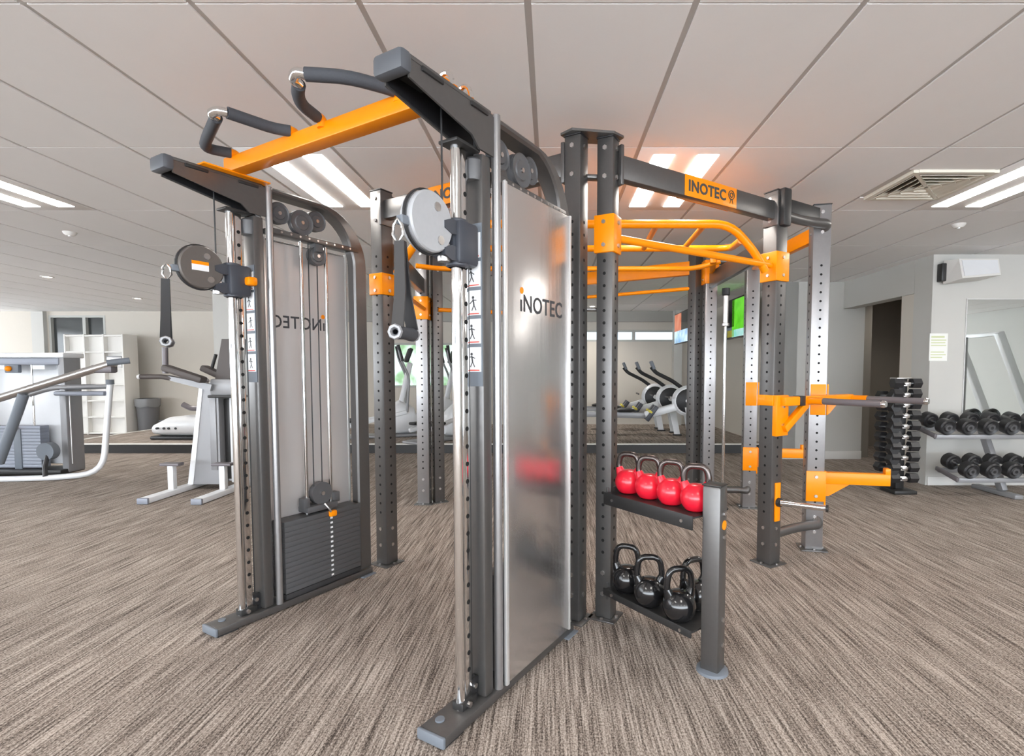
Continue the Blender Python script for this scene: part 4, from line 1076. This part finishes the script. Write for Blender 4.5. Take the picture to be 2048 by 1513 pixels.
R_ = [[lg.bm.verts.new(p) for p in sec] for sec in secs]
for A_, B_ in zip(R_, R_[1:]):
    for k in range(28): lg.bm.faces.new((A_[k], A_[(k+1) % 28], B_[(k+1) % 28], B_[k]))
lg.build('liner', 'bag', bn)

# low white machine on the platform
sm = thing('recumbent_stepper', 'low white recumbent stepper on the platform behind the bin', 'exercise machine', (-6.25, 9.05, 0.14))
def superloft(stations):
    secs = []
    for x, w, z0, z1 in stations:
        zc, hz = (z0+z1)/2, (z1-z0)/2
        secs.append([(x, w*math.copysign(abs(math.cos(k*PI/8))**0.7, math.cos(k*PI/8)), zc+hz*math.copysign(abs(math.sin(k*PI/8))**0.7, math.sin(k*PI/8))) for k in range(16)])
    return secs
MB().loft(superloft([(-0.62, .08, .13, .20), (-0.55, .16, .08, .26), (-0.3, .22, .06, .38), (0.1, .24, .06, .42), (0.5, .24, .06, .40), (0.8, .20, .06, .34)])).build('body_shell', 'machine_white', sm)
MB().box((0.08, 0, 0.03), (1.3, 0.40, 0.06), bev=0.02).build('base', 'black', sm)
for x in (-0.42, -0.30, -0.22, -0.10): MB().cyl((x, -0.235, 0.20), (x, -0.20, 0.20), 0.020, seg=12).build('button', 'black', sm)
MB().tube([(-0.05, -0.1, 0.60), (0.10, -0.1, 0.52), (0.30, -0.1, 0.55), (0.45, -0.08, 0.40)], 0.045, seg=10, bend=0.08).build('seat_arm', 'grip', sm)
MB().tube([(0.28, 0, 0.40), (0.30, 0, 0.75), (0.22, 0, 0.95), (0.32, 0, 1.02)], 0.04, seg=10, bend=0.08).build('handle_post', 'grip', sm)
MB().box((-0.48, 0.02, 0.30), (0.12, 0.10, 0.06), bev=0.02).build('pedal', 'black', sm)

# cross trainers seen through the rig
def cross_trainer(loc, rz, label):
    t = thing('cross_trainer', label, 'cross trainer', loc, rz, 'cross trainers on the platform')
    MB().loft(superloft([(-0.35, .06, .10, .26), (-0.25, .14, .06, .52), (0.0, .17, .05, .66), (0.25, .15, .06, .50), (0.36, .06, .10, .24)])).build('flywheel_shell', 'machine_white', t)
    MB().box((0.35, 0, 0.03), (1.5, 0.36, 0.05), bev=0.02).build('base', 'machine_grey', t)
    MB().beam((-0.02, 0, 0.55), (-0.20, 0, 1.32), 0.11, 0.09, 0.02).build('mast', 'machine_white', t)
    MB().box((-0.17, 0, 1.45), (0.07, 0.36, 0.26), bev=0.02, rot=Matrix.Rotation(-0.35, 3, 'Y')).build('console', 'black', t)
    for s in (-1, 1):
        MB().tube([(-0.12, s*0.20, 0.45), (-0.16, s*0.25, 1.05), (-0.02, s*0.27, 1.38), (0.02, s*0.24, 1.62)], 0.022, seg=10, bend=0.1).build('swing_arm', 'machine_grey', t)
        MB().tube([(-0.05, s*0.27, 1.34), (0.02, s*0.24, 1.62)], 0.028, seg=10).build('hand_grip', 'black', t)
        MB().beam((-0.12, s*0.19, 0.45), (0.95, s*0.17, 0.20), 0.06, 0.07, 0.015).build('pedal_arm', 'machine_white', t)
        MB().box((0.72, s*0.17, 0.31), (0.38, 0.15, 0.05), bev=0.02).build('footplate', 'black', t)
cross_trainer((-2.72, 9.35, 0.14), math.radians(200), 'white cross trainer with dark console, left of the far rig post')
cross_trainer((-2.15, 10.55, 0.14), math.radians(205), 'white cross trainer partly hidden by the far rig post')
cross_trainer((-1.62, 9.15, 0.14), math.radians(235), 'white cross trainer right of the far rig post')

# rowing machines
def rower(loc, label):
    t = thing('rowing_machine', label, 'rowing machine', loc, math.radians(-4), 'rowing machines on the platform')
    R = rot_to((0, 1, 0))
    fw = MB().lathe([(0, -0.085), (0.14, -0.085), (0.225, -0.07), (0.262, -0.03), (0.262, 0.03), (0.225, 0.07), (0.14, 0.085), (0, 0.085)], (0, 0, 0.66), 32, R).build('flywheel_cage', 'machine_white', t)
    MB().lathe([(0, -0.092), (0.185, -0.088), (0.205, -0.076), (0.0, -0.076)], (0, 0, 0.66), 28, R).build('fan_grille', 'black', fw)
    MB().lathe([(0, -0.100), (0.04, -0.098), (0.045, -0.088)], (0, 0, 0.66), 16, R).build('hub', 'alu', fw)
    for s in (-1, 1):
        MB().loft([[(-.06, s*.10-.03, .55), (.07, s*.10-.03, .55), (.07, s*.10+.03, .55), (-.06, s*.10+.03, .55)], [(.05, s*.22-.025, .02), (.15, s*.22-.025, .02), (.15, s*.22+.025, .02), (.05, s*.22+.025, .02)]]).build('front_leg', 'machine_white', t)
        MB().box((.10, s*.22, .012), (.16, .08, .024), bev=0.008).build('leg_foot', 'black', t)
    MB().beam((-.12, 0, .58), (-.72, 0, .40), 0.10, 0.13, 0.02).build('neck', 'machine_white', t)
    ra = MB().beam((-.62, 0, .40), (-2.05, 0, .43), 0.06, 0.10, 0.01).build('slide_rail', 'machine_grey', t)
    MB().box((-2.0, 0, .20), (.09, .34, .40), bev=0.02).build('rear_leg', 'black', t)
    MB().loft(superloft([(-1.25, .10, .47, .50), (-1.15, .16, .46, .53), (-0.98, .15, .46, .53), (-0.90, .08, .47, .51)])).build('seat', 'black', t)
    for s in (-1, 1):
        MB().box((-.62, s*.15, .45), (.07, .12, .30), bev=0.015, rot=Matrix.Rotation(0.6, 3, 'Y')).build('footrest', 'carriage', t)
        MB().box((-.645, s*.15, .48), (.07, .125, .04), bev=0.01, rot=Matrix.Rotation(0.6, 3, 'Y')).build('foot_strap', 'yellow', t)
    MB().tube([(-.04, 0, .84), (-.26, 0, 1.00), (-.54, 0, 1.14), (-.62, 0, 1.24)], 0.034, seg=10, bend=0.06).build('monitor_arm', 'black', t)
    MB().box((-.60, 0, 1.27), (.05, .17, .15), bev=0.012, rot=Matrix.Rotation(-0.4, 3, 'Y')).build('monitor', 'capgrey', t)
    MB().cyl((-.34, -.22, .72), (-.34, .22, .72), 0.015, seg=10).build('pull_handle', 'black', t)
rower((2.33, 8.98, 0.14), 'white rowing machine nearest the platform edge, with large black fan')
rower((2.20, 9.72, 0.14), 'white rowing machine in the middle of the three by the wall')
rower((2.06, 10.45, 0.14), 'white rowing machine farthest back of the three by the wall')

# televisions
def tv(loc, w, hgt, rz, label, parts):
    t = thing('television', label, 'television', loc, rz)
    MB().box((0, 0, hgt/2), (w, 0.05, hgt), bev=0.008).build('cabinet', 'tvblack', t)
    for x0, x1, z0, z1, m in parts:
        MB().box((-w/2+w*(x0+x1)/2, -0.0265, hgt*(z0+z1)/2), (w*(x1-x0), 0.002, hgt*(z1-z0))).build('screen_area', m, t)
    MB().box((0, 0.10, hgt*0.6), (0.12, 0.16, 0.2), bev=0.01).build('wall_bracket', 'dark', t)
    MB().cyl((0, 0.16, hgt*0.6), (0, 0.16, CEIL-loc[2]), 0.02, seg=10).build('hanger', 'dark', t)
    return t
g_ = tv((3.02, 8.42, 1.84), 1.18, 0.66, math.radians(-90), 'ceiling-hung television showing a green sports pitch', [(0.03, 0.30, 0.30, 0.97, 'tvblack'), (0.03, 0.30, 0.05, 0.22, 'yellow'), (0.22, 0.97, 0.22, 0.96, 'turf'), (0.22, 0.97, 0.04, 0.22, 'tvteal')])
tv((2.50, 10.0, 1.84), 1.25, 0.60, math.radians(-90), 'ceiling-hung television showing an orange and blue picture above the rowing machines', [(0.02, 0.45, 0.42, 0.97, 'tvorange'), (0.45, 0.98, 0.42, 0.97, 'darkglass'), (0.02, 0.98, 0.03, 0.42, 'tvblue')])
